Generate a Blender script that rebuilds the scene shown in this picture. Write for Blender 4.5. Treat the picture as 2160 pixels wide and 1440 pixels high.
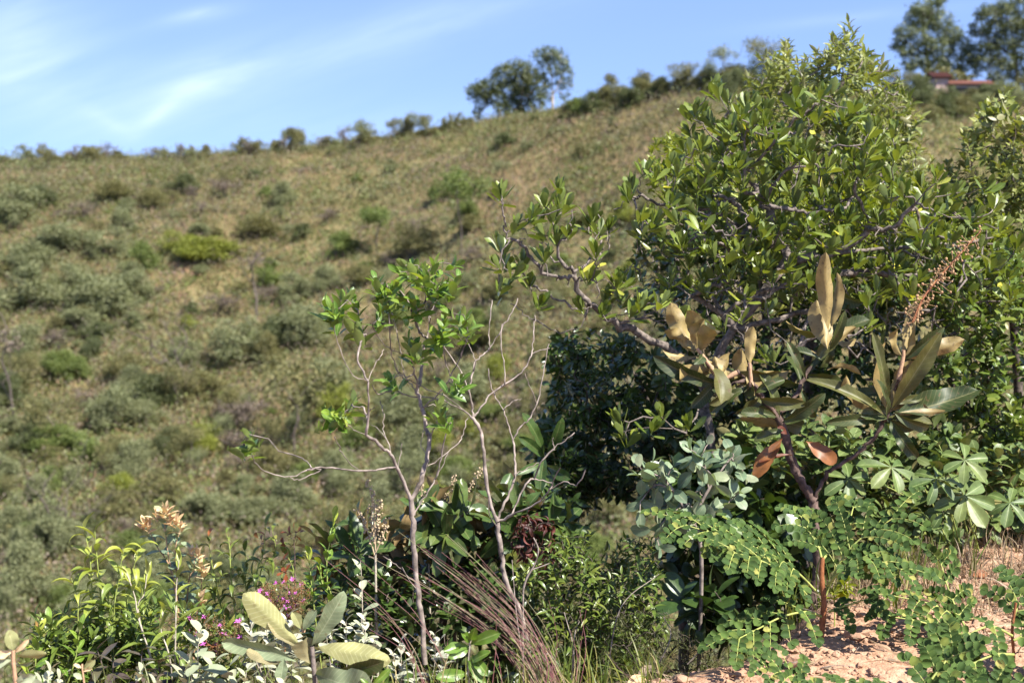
import bpy, math
import numpy as np
R = math.radians
sc = bpy.context.scene
for o in list(bpy.data.objects): bpy.data.objects.remove(o)
C = sc.collection

# ------------------------------------------------------------------ camera, sky, sun, exposure
FPX, PITCH, CAMZ = 2970.0, R(5.0), 1.6
cam = bpy.data.cameras.new('camera'); camo = bpy.data.objects.new('camera', cam); C.objects.link(camo)
cam.sensor_width = 36; cam.lens = FPX / 2160 * 36; cam.clip_start = 0.1; cam.clip_end = 3000
camo.location = (0, 0, CAMZ); camo.rotation_euler = (R(90) - PITCH, 0, 0)
cam.dof.use_dof = True; cam.dof.focus_distance = 5.1; cam.dof.aperture_fstop = 3.5
sc.camera = camo

SUN = np.array([0.48, -0.42, 0.77]); SUN /= np.linalg.norm(SUN)
sun_el = math.asin(SUN[2]); sun_az = math.atan2(SUN[0], SUN[1])
w = bpy.data.worlds.new("World"); sc.world = w; w.use_nodes = True
nt = w.node_tree; N = nt.nodes; L = nt.links; N.clear()
wo = N.new('ShaderNodeOutputWorld'); bg = N.new('ShaderNodeBackground'); sky = N.new('ShaderNodeTexSky')
sky.sky_type = 'NISHITA'; sky.sun_disc = False; sky.sun_elevation = sun_el; sky.sun_rotation = sun_az
sky.altitude = 900; sky.air_density = 1.0; sky.dust_density = 0.55; sky.ozone_density = 4.0
bg.inputs['Strength'].default_value = 0.104
def mathn(op, a, b=None, c=None):
    n = N.new('ShaderNodeMath'); n.operation = op
    for i, v in enumerate((a, b, c)):
        if v is None: continue
        if isinstance(v, (int, float)): n.inputs[i].default_value = v
        else: L.new(v, n.inputs[i])
    return n.outputs[0]
tc = N.new('ShaderNodeTexCoord'); sep = N.new('ShaderNodeSeparateXYZ'); L.new(tc.outputs['Generated'], sep.inputs[0])
vadd = N.new('ShaderNodeVectorMath'); vadd.operation = 'ADD'; vadd.inputs[1].default_value = (0, 0, .22); L.new(tc.outputs['Generated'], vadd.inputs[0])
vnm = N.new('ShaderNodeVectorMath'); vnm.operation = 'NORMALIZE'; L.new(vadd.outputs[0], vnm.inputs[0]); L.new(vnm.outputs[0], sky.inputs[0])
ux = mathn('DIVIDE', sep.outputs[0], sep.outputs[1]); uz = mathn('DIVIDE', sep.outputs[2], sep.outputs[1])
def wisp(px, py, lx, ly, ang, amp):
    """one cirrus streak of the sky, as a soft rotated spot of directions"""
    cx = (px - 1080) / FPX; cz = (460 - py) / FPX; ca, sa = math.cos(ang), math.sin(ang)
    dx = mathn('SUBTRACT', ux, cx); dz = mathn('SUBTRACT', uz, cz)
    a = mathn('DIVIDE', mathn('ADD', mathn('MULTIPLY', dx, ca), mathn('MULTIPLY', dz, sa)), lx / FPX)
    b = mathn('DIVIDE', mathn('SUBTRACT', mathn('MULTIPLY', dz, ca), mathn('MULTIPLY', dx, sa)), ly / FPX)
    r2 = mathn('ADD', mathn('MULTIPLY', a, a), mathn('MULTIPLY', b, b))
    return mathn('MULTIPLY', mathn('POWER', 2.718, mathn('MULTIPLY', mathn('POWER', r2, .75), -1.0)), amp * .6)
tot = None
for q in [(420, 190, 150, 44, .38, .55), (480, 150, 120, 22, .1, .3), (700, 110, 330, 44, .26, .3), (960, 60, 250, 40, .25, .2), (430, 38, 70, 14, .2, .5),
          (60, 90, 170, 100, -.5, .55), (20, 170, 110, 60, -.3, .4), (240, 262, 70, 16, -.5, .25), (700, 280, 400, 60, 0, .2), (350, 235, 70, 14, .7, .4), (1800, 45, 200, 12, .1, .18)]:
    o_ = wisp(*q); tot = o_ if tot is None else mathn('ADD', tot, o_)
comb = N.new('ShaderNodeCombineXYZ'); L.new(mathn('MULTIPLY', ux, 5.0), comb.inputs[0]); L.new(mathn('SUBTRACT', mathn('MULTIPLY', uz, 26.0), mathn('MULTIPLY', ux, 8.0)), comb.inputs[1])
nz = N.new('ShaderNodeTexNoise'); nz.inputs['Scale'].default_value = 1.6; nz.inputs['Detail'].default_value = 5; nz.inputs['Roughness'].default_value = .55
nz.inputs['Distortion'].default_value = .2; L.new(comb.outputs[0], nz.inputs['Vector'])
rampn = N.new('ShaderNodeMapRange'); rampn.inputs[1].default_value = .3; rampn.inputs[2].default_value = .72; L.new(nz.outputs['Fac'], rampn.inputs[0])
cf = mathn('MULTIPLY', tot, mathn('ADD', mathn('MULTIPLY', rampn.outputs[0], .85), .25))
cl = N.new('ShaderNodeClamp'); L.new(cf, cl.inputs[0])
mixc = N.new('ShaderNodeMix'); mixc.data_type = 'RGBA'; L.new(cl.outputs[0], mixc.inputs['Factor'])
tint = N.new('ShaderNodeVectorMath'); tint.operation = 'MULTIPLY'; tint.inputs[1].default_value = (1.06, .955, 1.0); L.new(sky.outputs[0], tint.inputs[0]); L.new(tint.outputs[0], mixc.inputs['A']); mixc.inputs['B'].default_value = (4.2, 4.9, 5.9, 1)
L.new(mixc.outputs['Result'], bg.inputs['Color']); L.new(bg.outputs[0], wo.inputs[0])

sl = bpy.data.lights.new('sun', 'SUN'); sl.energy = 4.6; sl.angle = R(0.53); sl.color = (1.0, 0.955, 0.87)
so = bpy.data.objects.new('sun', sl); C.objects.link(so)
from mathutils import Vector
so.rotation_euler = Vector(SUN).to_track_quat('Z', 'Y').to_euler(); so.location = (20, -20, 40)
vs = sc.view_settings; vs.view_transform = 'Standard'; vs.look = 'None'; vs.exposure = 1.55; vs.gamma = 1
sc.render.engine = 'CYCLES'; cy = sc.cycles
cy.max_bounces = 5; cy.diffuse_bounces = 3; cy.glossy_bounces = 2; cy.transmission_bounces = 3; cy.transparent_max_bounces = 4
cy.caustics_reflective = False; cy.caustics_refractive = False; cy.use_denoising = True; cy.sample_clamp_indirect = 4

# ------------------------------------------------------------------ helpers
SP, CP = math.sin(PITCH), math.cos(PITCH)
def P(px, py, Y):
    dx = (px - 1080) / FPX; dy = (720 - py) / FPX
    y = CP + dy * SP; z = -SP + dy * CP
    k = Y / y
    return np.array([dx * k, Y, CAMZ + z * k])
def unit(v):
    v = np.asarray(v, float); return v / (np.linalg.norm(v, axis=-1, keepdims=True) + 1e-12)
class MB:
    """collects quads; build() links them as one mesh object"""
    def __init__(s): s.v = []; s.f = []; s.d = []; s.n = 0
    def add(s, v, f, d=None):
        v = np.asarray(v, float).reshape(-1, 3); f = np.asarray(f, int).reshape(-1, 4)
        if d is None: d = np.zeros((len(v), 3)); d[:, 0] = .5
        s.v.append(v); s.f.append(f + s.n); s.d.append(np.asarray(d, float)); s.n += len(v)
    def build(s, name, mat, parent=None, loc=None, smooth=True, label=None):
        me = bpy.data.meshes.new(name); ob = bpy.data.objects.new(name, me); C.objects.link(ob)
        org = np.array(parent.location) if parent is not None and loc is None else (np.array(loc) if loc is not None else np.zeros(3))
        if s.v:
            v = np.concatenate(s.v) - org; f = np.concatenate(s.f); d = np.concatenate(s.d)
            me.vertices.add(len(v)); me.vertices.foreach_set('co', v.astype(np.float32).ravel())
            me.loops.add(f.size); me.loops.foreach_set('vertex_index', f.astype(np.int32).ravel())
            me.polygons.add(len(f)); me.polygons.foreach_set('loop_start', np.arange(0, f.size, 4, dtype=np.int32))
            me.polygons.foreach_set('use_smooth', np.full(len(f), bool(smooth)))
            me.update(calc_edges=True)
            a = me.attributes.new('leafdata', 'FLOAT_COLOR', 'POINT')
            c = np.ones((len(v), 4), np.float32); c[:, :3] = d; a.data.foreach_set('color', c.ravel())
        if mat is not None: me.materials.append(mat)
        if parent is not None: ob.parent = parent
        elif loc is not None: ob.location = loc
        if label: ob['label'] = label
        return ob
def tag(o, label=None, cat=None, group=None, kind=None):
    for k, v in (('label', label), ('category', cat), ('group', group), ('kind', kind)):
        if v: o[k] = v
    return o
def empty(name, loc, label, cat, group=None):
    o = bpy.data.objects.new(name, None); C.objects.link(o); o.location = tuple(float(q) for q in loc); o.empty_display_size = .1
    return tag(o, label, cat, group)

def grid_faces(nu, nv):
    i = np.arange((nu - 1) * (nv - 1)); a = (i // (nv - 1)) * nv + i % (nv - 1)
    return np.stack([a, a + 1, a + nv + 1, a + nv], 1)
def tube(mb, pts, rad, sides=6, rnd=.5, knob=0.0, rs=None):
    p = np.asarray(pts, float); n = len(p); rad = np.broadcast_to(np.asarray(rad, float), (n,)).copy()
    t = np.gradient(p, axis=0); t = unit(t)
    up = np.array([0.31, 0.77, 0.2]); a = unit(np.cross(t, up)); b = np.cross(t, a)
    if knob and rs is not None: rad = rad * (1 + knob * (rs.rand(n) - .3))
    ang = np.arange(sides) * 2 * math.pi / sides
    v = p[:, None, :] + rad[:, None, None] * (np.cos(ang)[None, :, None] * a[:, None, :] + np.sin(ang)[None, :, None] * b[:, None, :])
    i = np.arange((n - 1) * sides); r0 = i // sides; c = i % sides; c1 = (c + 1) % sides
    f = np.stack([r0 * sides + c, r0 * sides + c1, (r0 + 1) * sides + c1, (r0 + 1) * sides + c], 1)
    d = np.zeros((n, sides, 3)); d[..., 0] = rnd; d[..., 1] = np.linspace(0, 1, n)[:, None]
    mb.add(v, f, d.reshape(-1, 3))
def smoothpath(pts, k=5, jit=0, rs=None):
    """Catmull-Rom through the points"""
    p = np.asarray(pts, float)
    if len(p) < 3:
        o = np.linspace(0, 1, k + 1)[:, None]; r = p[0] + (p[-1] - p[0]) * o
    else:
        q = np.vstack([2 * p[0] - p[1], p, 2 * p[-1] - p[-2]]); out = []
        for i in range(1, len(q) - 2):
            t = np.linspace(0, 1, k, endpoint=False)[:, None]
            out.append(.5 * ((2 * q[i]) + (-q[i - 1] + q[i + 1]) * t + (2 * q[i - 1] - 5 * q[i] + 4 * q[i + 1] - q[i + 2]) * t ** 2 + (-q[i - 1] + 3 * q[i] - 3 * q[i + 1] + q[i + 2]) * t ** 3))
        r = np.vstack(out + [p[-1:]])
    if jit and rs is not None: r[1:-1] += rs.normal(0, jit, r[1:-1].shape)
    return r

def leaf_t(a, b, w, nl=5, nw=3, fold=.25, curl=.5, wave=0., freq=3, ph=0., twist=0., pet=0.0, cup=0.):
    """leaf blade along +Y, length 1, upper side +Z: width profile t^a (1-t)^b, folded, curled"""
    t = np.linspace(0, 1, nl + 1); tt = np.clip((t - pet) / (1 - pet), 0, 1)
    pk = a / (a + b); prof = (tt ** a) * ((1 - tt) ** b) / ((pk ** a) * ((1 - pk) ** b)); prof = np.maximum(prof, .035)
    th = -curl * t; ds = 1.0 / nl
    y = np.concatenate([[0], np.cumsum(np.cos((th[1:] + th[:-1]) / 2) * ds)]); z = np.concatenate([[0], np.cumsum(np.sin((th[1:] + th[:-1]) / 2) * ds)])
    s = np.linspace(-1, 1, nw)
    X = s[None, :] * prof[:, None] * w / 2
    up = fold * np.abs(X) + cup * X ** 2 * 4 / w + wave * w * np.sin(freq * 6.28 * t[:, None] + ph + 1.3 * np.sign(s)[None, :]) * np.abs(s)[None, :] * prof[:, None]
    tw = twist * t[:, None]
    Xr = X * np.cos(tw) - up * np.sin(tw); Ur = X * np.sin(tw) + up * np.cos(tw)
    v = np.stack([Xr, y[:, None] - np.sin(th)[:, None] * Ur, z[:, None] + np.cos(th)[:, None] * Ur], -1)
    d = np.zeros(v.shape); d[..., 1] = t[:, None]; d[..., 2] = (s[None, :] + 1) / 2
    return v.reshape(-1, 3), grid_faces(nl + 1, nw), d.reshape(-1, 3)
def variants(a, b, w, n=5, seed=0, **k):
    rs = np.random.RandomState(seed); out = []
    for i in range(n):
        q = dict(k); q['curl'] = k.get('curl', .5) * rs.uniform(.3, 1.6); q['fold'] = k.get('fold', .25) * rs.uniform(.4, 1.5); q['ph'] = rs.uniform(0, 6)
        q['twist'] = k.get('twist', .3) * rs.uniform(-1, 1)
        out.append(leaf_t(a, b, w * rs.uniform(.85, 1.15), **q))
    return out
def place(mb, pos, dirs, nrm, size, T, rs, rnd=None):
    pos = np.asarray(pos, float); n = len(pos)
    if n == 0: return
    Yv = unit(dirs); Xv = unit(np.cross(Yv, nrm)); Zv = np.cross(Xv, Yv)
    M = np.stack([Xv, Yv, Zv], 1); size = np.broadcast_to(size, (n,)); ti = rs.randint(0, len(T), n)
    rnd = rs.rand(n) if rnd is None else np.broadcast_to(rnd, (n,))
    for k, (tv, tf, td) in enumerate(T):
        m = np.where(ti == k)[0]
        if not len(m): continue
        v = pos[m][:, None, :] + size[m][:, None, None] * np.einsum('kc,ncd->nkd', tv, M[m])
        f = tf[None] + (np.arange(len(m)) * len(tv))[:, None, None]
        d = np.broadcast_to(td, (len(m),) + td.shape).copy(); d[..., 0] = rnd[m][:, None]
        mb.add(v, f, d.reshape(-1, 3))
def clusters(mb, tips, dirs, T, rs, n=8, span=.08, ang=(80, 25), size=(.07, .05), opp=False, jit=.18, updir=.35, rnd=None, droop=0.):
    """n leaves up each shoot: low ones spread wide and large, top ones steep and small"""
    tips = np.asarray(tips, float); dirs = unit(dirs); m = len(tips)
    if m == 0: return
    h = np.where(np.abs(dirs[:, 2:3]) > .9, [[1., 0, 0]], [[0, 0, 1.]]); A = unit(np.cross(dirs, h)); B = np.cross(dirs, A)
    ph0 = rs.uniform(0, 6.28, m); ps = []; ds = []; ns = []; ss = []; rr = []
    base = rs.rand(m) if rnd is None else None
    for i in range(n):
        t = i / max(n - 1, 1)
        if opp: tq = (i // 2) / max((n - 1) // 2, 1); az = ph0 + (i % 2) * math.pi + (i // 2) * math.pi / 2; t = tq
        else: az = ph0 + i * 2.39996
        az = az + rs.normal(0, jit, m); an = R(ang[0]) * (1 - t) + R(ang[1]) * t + rs.normal(0, jit, m)
        rad = np.cos(az)[:, None] * A + np.sin(az)[:, None] * B
        d = np.cos(an)[:, None] * dirs + np.sin(an)[:, None] * rad
        d[:, 2] -= droop * rs.rand(m)
        nn = np.sin(an)[:, None] * dirs - np.cos(an)[:, None] * rad; nn[:, 2] += updir
        ps.append(tips - dirs * span * (1 - t)); ds.append(d); ns.append(nn)
        ss.append((size[0] * (1 - t) + size[1] * t) * rs.uniform(.75, 1.2, m))
        rr.append(np.clip(.55 * base + .45 * rs.rand(m), 0, 1) if rnd is None else np.full(m, rnd) + rs.uniform(-.1, .1, m))
    place(mb, np.concatenate(ps), np.concatenate(ds), np.concatenate(ns), np.concatenate(ss), T, rs, np.clip(np.concatenate(rr), 0, 1))

class Skel:
    """branch skeleton: traced limbs first, then every shoot tip is joined to the limb that suits it best"""
    def __init__(s, rs): s.p = np.zeros((0, 3)); s.par = []; s.dir = np.zeros((0, 3)); s.paths = []; s.rs = rs; s.tips = []; s.fix = {}
    def limb(s, pts, k=4, jit=.0, start=None):
        q = smoothpath(pts, k, jit, s.rs); q0 = len(s.p)
        if start is None and len(s.p):
            start = int(np.argmin(((s.p - q[0]) ** 2).sum(1)))
        idx = ([start] if start is not None else []) + list(range(q0, q0 + len(q)))
        if start is not None and np.linalg.norm(s.p[start] - q[0]) < .004: q = q[1:]; idx = [start] + list(range(q0, q0 + len(q)))
        s.p = np.vstack([s.p, q]); t = unit(np.gradient(np.vstack([s.p[start][None], q]) if start is not None else q, axis=0))
        s.dir = np.vstack([s.dir, t[1:] if start is not None else t])
        s.par += [start if start is not None else -1] + list(range(q0, q0 + len(q) - 1))
        s.paths.append(idx); return idx[-1]
    def tip(s, tgt, up=.3, seg=4, jit=.01, bias=.55, maxn=None, minback=.0):
        tgt = np.asarray(tgt, float); v = tgt - s.p; d = np.linalg.norm(v, axis=1) + 1e-6
        c = (v * s.dir).sum(1) / d
        cost = d * (1 + bias * (1 - c)) + np.where(d < minback, 9, 0)
        i = int(np.argmin(cost)); p0 = s.p[i]; dd = d[i]
        c1 = p0 + unit(s.dir[i] + .6 * v[i] / dd) * dd * .45; c1[2] -= .0
        q = []; 
        for t in np.linspace(0, 1, seg + 1)[1:]:
            q.append((1 - t) ** 2 * p0 + 2 * t * (1 - t) * (c1 + np.array([0, 0, -up * dd * .25])) + t * t * tgt)
        q = np.array(q); q[:-1] += s.rs.normal(0, jit * dd + jit * .1, q[:-1].shape)
        q0 = len(s.p); s.p = np.vstack([s.p, q]); s.dir = np.vstack([s.dir, unit(np.gradient(np.vstack([p0[None], q]), axis=0))[1:]])
        s.par += [i] + list(range(q0, q0 + len(q) - 1)); s.paths.append([i] + list(range(q0, q0 + len(q)))); s.tips.append(len(s.p) - 1)
    def mesh(s, mb, rt=.002, ex=.45, rmax=.06, sides=6, knob=0., minr=0):
        n = len(s.p); cnt = np.zeros(n); ch = np.zeros(n, int)
        for i in range(n):
            if s.par[i] >= 0: ch[s.par[i]] += 1
        cnt[ch == 0] = 1
        for i in range(n - 1, -1, -1):
            if s.par[i] >= 0: cnt[s.par[i]] += cnt[i]
        rad = np.minimum(rt * cnt ** ex, rmax)
        for pa in s.paths:
            r = rad[pa].copy()
            if s.par[pa[-1]] >= 0 and len(pa) > 1: r[0] = min(r[0], r[1] * 1.15)
            if r.max() < minr: continue
            r = r * np.linspace(1.0, .75, len(r)) if len(pa) < 12 else r
            tube(mb, s.p[pa], r, sides if r.max() > rt * 2.2 else max(4, sides - 2), rnd=s.rs.rand(), knob=knob, rs=s.rs)

def inpoly(poly, n, rs):
    poly = np.asarray(poly, float); lo = poly.min(0); hi = poly.max(0); out = []
    while len(out) < n:
        q = lo + rs.rand(2) * (hi - lo); x, y = q; c = False; j = len(poly) - 1
        for i in range(len(poly)):
            xi, yi = poly[i]; xj, yj = poly[j]
            if (yi > y) != (yj > y) and x < (xj - xi) * (y - yi) / (yj - yi) + xi: c = not c
            j = i
        if c: out.append(q)
    return np.array(out)
def vnoise(x, y, seed=0):
    xi = np.floor(x).astype(np.int64); yi = np.floor(y).astype(np.int64); fx = x - xi; fy = y - yi
    fx = fx * fx * (3 - 2 * fx); fy = fy * fy * (3 - 2 * fy)
    def h(a, b):
        n = (a * 374761393 + b * 668265263 + seed * 974711) & 0xffffffff; n = ((n ^ (n >> 13)) * 1274126177) & 0xffffffff
        return ((n ^ (n >> 16)) & 0xffff) / 65535.0
    return (h(xi, yi) * (1 - fx) + h(xi + 1, yi) * fx) * (1 - fy) + (h(xi, yi + 1) * (1 - fx) + h(xi + 1, yi + 1) * fx) * fy
def fbm(x, y, o=4, seed=0):
    x = np.asarray(x, float); y = np.asarray(y, float); r = 0; a = .5
    for i in range(o): r = r + a * (vnoise(x, y, seed + i) - .5) * 2; x = x * 2.03 + 11; y = y * 2.03 + 7; a *= .5
    return r

# ------------------------------------------------------------------ materials
def newmat(name):
    m = bpy.data.materials.new(name); m.use_nodes = True; t = m.node_tree; t.nodes.clear(); return m, t.nodes, t.links
def ramp(nd, cols):
    r = nd.new('ShaderNodeValToRGB'); e = r.color_ramp.elements
    while len(e) > 1: e.remove(e[-1])
    e[0].position = cols[0][0]; e[0].color = (*cols[0][1], 1)
    for p, c in cols[1:]:
        q = e.new(p); q.color = (*c, 1)
    return r
def leafmat(name, cols, under, rough=.4, trans=.28, vein=None, spec=.5, edge=None, nscale=40, nz=.25, tcol=None, sheen=0, veins=0, spots=0):
    def warm(c): return (c[0] * 1.18, c[1] * .97, c[2] * .72) if c[1] > c[0] and c[1] > c[2] * 1.25 else c
    if not (name.endswith('crown') or name.startswith('hillside') or 'felt' in name or 'grey' in name or 'pale' in name): cols = [(p, warm(c)) for p, c in cols]; under = warm(under)
    m, nd, lk = newmat(name)
    at = nd.new('ShaderNodeAttribute'); at.attribute_name = 'leafdata'; sp = nd.new('ShaderNodeSeparateXYZ'); lk.new(at.outputs['Vector'], sp.inputs[0])
    rp = ramp(nd, cols); lk.new(sp.outputs[0], rp.inputs[0]); col = rp.outputs[0]
    def mx(f, a, b, blend='MIX'):
        q = nd.new('ShaderNodeMix'); q.data_type = 'RGBA'; q.blend_type = blend
        if isinstance(f, float): q.inputs['Factor'].default_value = f
        else: lk.new(f, q.inputs['Factor'])
        for k, s in (('A', a), ('B', b)):
            if isinstance(s, tuple): q.inputs[k].default_value = (*s, 1)
            else: lk.new(s, q.inputs[k])
        return q.outputs['Result']
    def mt(op, a, b=None):
        q = nd.new('ShaderNodeMath'); q.operation = op
        for i, s in enumerate((a, b)):
            if s is None: continue
            if isinstance(s, (int, float)): q.inputs[i].default_value = s
            else: lk.new(s, q.inputs[i])
        return q.outputs[0]
    ge = nd.new('ShaderNodeNewGeometry')
    if vein or edge:
        ac = mt('ABSOLUTE', mt('SUBTRACT', sp.outputs[2], .5))
        if vein: col = mx(mt('MULTIPLY', mt('LESS_THAN', ac, vein[1]), .75), col, vein[0])
        if edge: col = mx(mt('MULTIPLY', mt('GREATER_THAN', ac, edge[1]), .8), col, edge[0])
    col = mx(ge.outputs['Backfacing'], col, under)
    if veins:
        ph = mt('FRACT', mt('SUBTRACT', mt('MULTIPLY', sp.outputs[1], 15.0), mt('MULTIPLY', mt('ABSOLUTE', mt('SUBTRACT', sp.outputs[2], .5)), 3.2)))
        col = mx(mt('MULTIPLY', mt('LESS_THAN', ph, .13), veins), col, vein[0] if vein else under)
    if spots:
        sn = nd.new('ShaderNodeTexNoise'); sn.inputs['Scale'].default_value = 55; sn.inputs['Detail'].default_value = 4; lk.new(ge.outputs['Position'], sn.inputs['Vector'])
        sm_ = nd.new('ShaderNodeMapRange'); sm_.inputs[1].default_value = .62; sm_.inputs[2].default_value = .68; sm_.inputs[4].default_value = spots; lk.new(sn.outputs['Fac'], sm_.inputs[0]); col = mx(sm_.outputs[0], col, (.1, .065, .03))
    tx = nd.new('ShaderNodeTexNoise'); tx.inputs['Scale'].default_value = nscale; tx.inputs['Detail'].default_value = 3; lk.new(ge.outputs['Position'], tx.inputs['Vector'])
    mr = nd.new('ShaderNodeMapRange'); mr.inputs[3].default_value = 1 - nz; mr.inputs[4].default_value = 1 + nz; mr.inputs[1].default_value = .25; mr.inputs[2].default_value = .75; lk.new(tx.outputs['Fac'], mr.inputs[0])
    cb = nd.new('ShaderNodeVectorMath'); cb.operation = 'SCALE'; lk.new(col, cb.inputs[0]); lk.new(mr.outputs[0], cb.inputs['Scale']); col = cb.outputs[0]
    pb = nd.new('ShaderNodeBsdfPrincipled'); lk.new(col, pb.inputs['Base Color']); pb.inputs['Roughness'].default_value = rough
    pb.inputs['Specular IOR Level'].default_value = spec
    if sheen: pb.inputs['Sheen Weight'].default_value = sheen
    if nscale < 200:
        bp = nd.new('ShaderNodeBump'); bp.inputs['Strength'].default_value = .25; bp.inputs['Distance'].default_value = .004; lk.new(tx.outputs['Fac'], bp.inputs['Height']); lk.new(bp.outputs[0], pb.inputs['Normal'])
    tr = nd.new('ShaderNodeBsdfTranslucent')
    tm = nd.new('ShaderNodeMix'); tm.data_type = 'RGBA'; tm.blend_type = 'MULTIPLY'; tm.inputs['Factor'].default_value = 1
    lk.new(rp.outputs[0], tm.inputs['A']); tm.inputs['B'].default_value = (*(tcol or (1.5, 1.5, .55)), 1); lk.new(tm.outputs['Result'], tr.inputs['Color'])
    ms = nd.new('ShaderNodeMixShader'); ms.inputs[0].default_value = trans; lk.new(pb.outputs[0], ms.inputs[1]); lk.new(tr.outputs[0], ms.inputs[2])
    o = nd.new('ShaderNodeOutputMaterial'); lk.new(ms.outputs[0], o.inputs[0]); return m
def barkmat(name, c1, c2, scale=30, rough=.85, ring=0):
    m, nd, lk = newmat(name); ge = nd.new('ShaderNodeNewGeometry')
    tx = nd.new('ShaderNodeTexNoise'); tx.inputs['Scale'].default_value = scale; tx.inputs['Detail'].default_value = 5; lk.new(ge.outputs['Position'], tx.inputs['Vector'])
    rp = ramp(nd, [(.3, c1), (.68, c2)]); lk.new(tx.outputs['Fac'], rp.inputs[0])
    pb = nd.new('ShaderNodeBsdfPrincipled'); lk.new(rp.outputs[0], pb.inputs['Base Color']); pb.inputs['Roughness'].default_value = rough; pb.inputs['Specular IOR Level'].default_value = .25
    bp = nd.new('ShaderNodeBump'); bp.inputs['Strength'].default_value = .6; bp.inputs['Distance'].default_value = .006; lk.new(tx.outputs['Fac'], bp.inputs['Height']); lk.new(bp.outputs[0], pb.inputs['Normal'])
    o = nd.new('ShaderNodeOutputMaterial'); lk.new(pb.outputs[0], o.inputs[0]); return m
def groundmat(name, layers, scale, bump=.5, bd=.02, rough=.95):
    """layers: ramps over noises of growing frequency, mixed"""
    m, nd, lk = newmat(name); ge = nd.new('ShaderNodeNewGeometry'); prev = None
    for k, (cols, s, f) in enumerate(layers):
        tx = nd.new('ShaderNodeTexNoise'); tx.inputs['Scale'].default_value = s; tx.inputs['Detail'].default_value = 8; tx.inputs['Roughness'].default_value = .62; lk.new(ge.outputs['Position'], tx.inputs['Vector'])
        rp = ramp(nd, cols); lk.new(tx.outputs['Fac'], rp.inputs[0])
        if prev is None: prev = rp.outputs[0]
        else:
            q = nd.new('ShaderNodeMix'); q.data_type = 'RGBA'; q.inputs['Factor'].default_value = f; lk.new(prev, q.inputs['A']); lk.new(rp.outputs[0], q.inputs['B']); prev = q.outputs['Result']
    pb = nd.new('ShaderNodeBsdfPrincipled'); lk.new(prev, pb.inputs['Base Color']); pb.inputs['Roughness'].default_value = rough; pb.inputs['Specular IOR Level'].default_value = .15
    tx = nd.new('ShaderNodeTexNoise'); tx.inputs['Scale'].default_value = scale; tx.inputs['Detail'].default_value = 8; lk.new(ge.outputs['Position'], tx.inputs['Vector'])
    bp = nd.new('ShaderNodeBump'); bp.inputs['Strength'].default_value = bump; bp.inputs['Distance'].default_value = bd; lk.new(tx.outputs['Fac'], bp.inputs['Height']); lk.new(bp.outputs[0], pb.inputs['Normal'])
    o = nd.new('ShaderNodeOutputMaterial'); lk.new(pb.outputs[0], o.inputs[0]); return m
def plainmat(name, c, rough=.7):
    return barkmat(name, tuple(q * .8 for q in c), c, 60, rough)

M = {}
G = leafmat
M['glossy'] = G('glossy_leaf', [(0, (.06, .115, .024)), (.5, (.11, .175, .036)), (.9, (.165, .23, .048)), (.97, (.2, .26, .05)), (1, (.45, .3, .04))], (.10, .155, .05), .4, .24, ((.16, .22, .07), .04), .45)
M['glossyyoung'] = G('young_glossy_leaf', [(0, (.07, .14, .03)), (.5, (.12, .2, .04)), (.9, (.2, .27, .05)), (1, (.45, .42, .06))], (.16, .2, .06), .32, .25, None, .6)
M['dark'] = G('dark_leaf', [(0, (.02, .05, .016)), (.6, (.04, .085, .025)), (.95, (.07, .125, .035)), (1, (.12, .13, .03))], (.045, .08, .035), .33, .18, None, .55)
M['midgreen'] = G('mid_green_leaf', [(0, (.05, .1, .024)), (.5, (.085, .15, .035)), (.93, (.14, .2, .05)), (.98, (.25, .22, .05)), (1, (.3, .1, .03))], (.09, .14, .06), .36, .25)
M['silver'] = G('silvery_lance_leaf', [(0, (.08, .125, .035)), (.5, (.13, .185, .055)), (1, (.2, .25, .085))], (.17, .2, .11), .45, .28)
M['lime'] = G('lime_leaf', [(0, (.08, .14, .02)), (.5, (.14, .21, .025)), (1, (.22, .28, .04))], (.15, .2, .05), .45, .35)
M['sap'] = G('fresh_green_leaf', [(0, (.035, .09, .018)), (.35, (.07, .16, .027)), (.8, (.14, .26, .045)), (1, (.27, .36, .07))], (.13, .2, .07), .38, .32, ((.25, .33, .09), .05))
M['lance'] = G('drooping_leaf', [(0, (.06, .12, .03)), (.5, (.12, .2, .045)), (1, (.26, .34, .07))], (.2, .25, .13), .42, .3, ((.3, .36, .12), .06))
M['felt'] = G('felted_leaf', [(0, (.2, .24, .15)), (.6, (.3, .33, .21)), (1, (.4, .4, .26))], (.42, .4, .27), .8, .15, None, .2, nscale=30, nz=.12, tcol=(1.1, 1.1, .8))
M['white'] = G('white_felt_leaf', [(0, (.26, .28, .19)), (.6, (.37, .375, .28)), (1, (.5, .48, .36))], (.4, .39, .29), .85, .15, None, .2, nz=.1, tcol=(1, 1, .85))
M['greygreen'] = G('grey_green_leaf', [(0, (.1, .15, .09)), (.5, (.16, .22, .13)), (.9, (.22, .27, .15)), (1, (.36, .36, .17))], (.25, .28, .18), .5, .22, ((.3, .33, .2), .035), .4)
M['orange'] = G('orange_felt_leaf', [(0, (.55, .36, .2)), (.5, (.6, .46, .27)), (1, (.55, .5, .28))], (.58, .42, .25), .8, .25, None, .2, tcol=(1.2, 1, .6))
M['rustunder'] = G('rust_backed_leaf', [(0, (.022, .042, .014)), (.6, (.04, .065, .02)), (1, (.08, .09, .03))], (.25, .185, .07), .5, .12, ((.15, .14, .06), .025), .35, nscale=18, nz=.35, tcol=(1.4, 1., .4), veins=.35, spots=.7)
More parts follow.
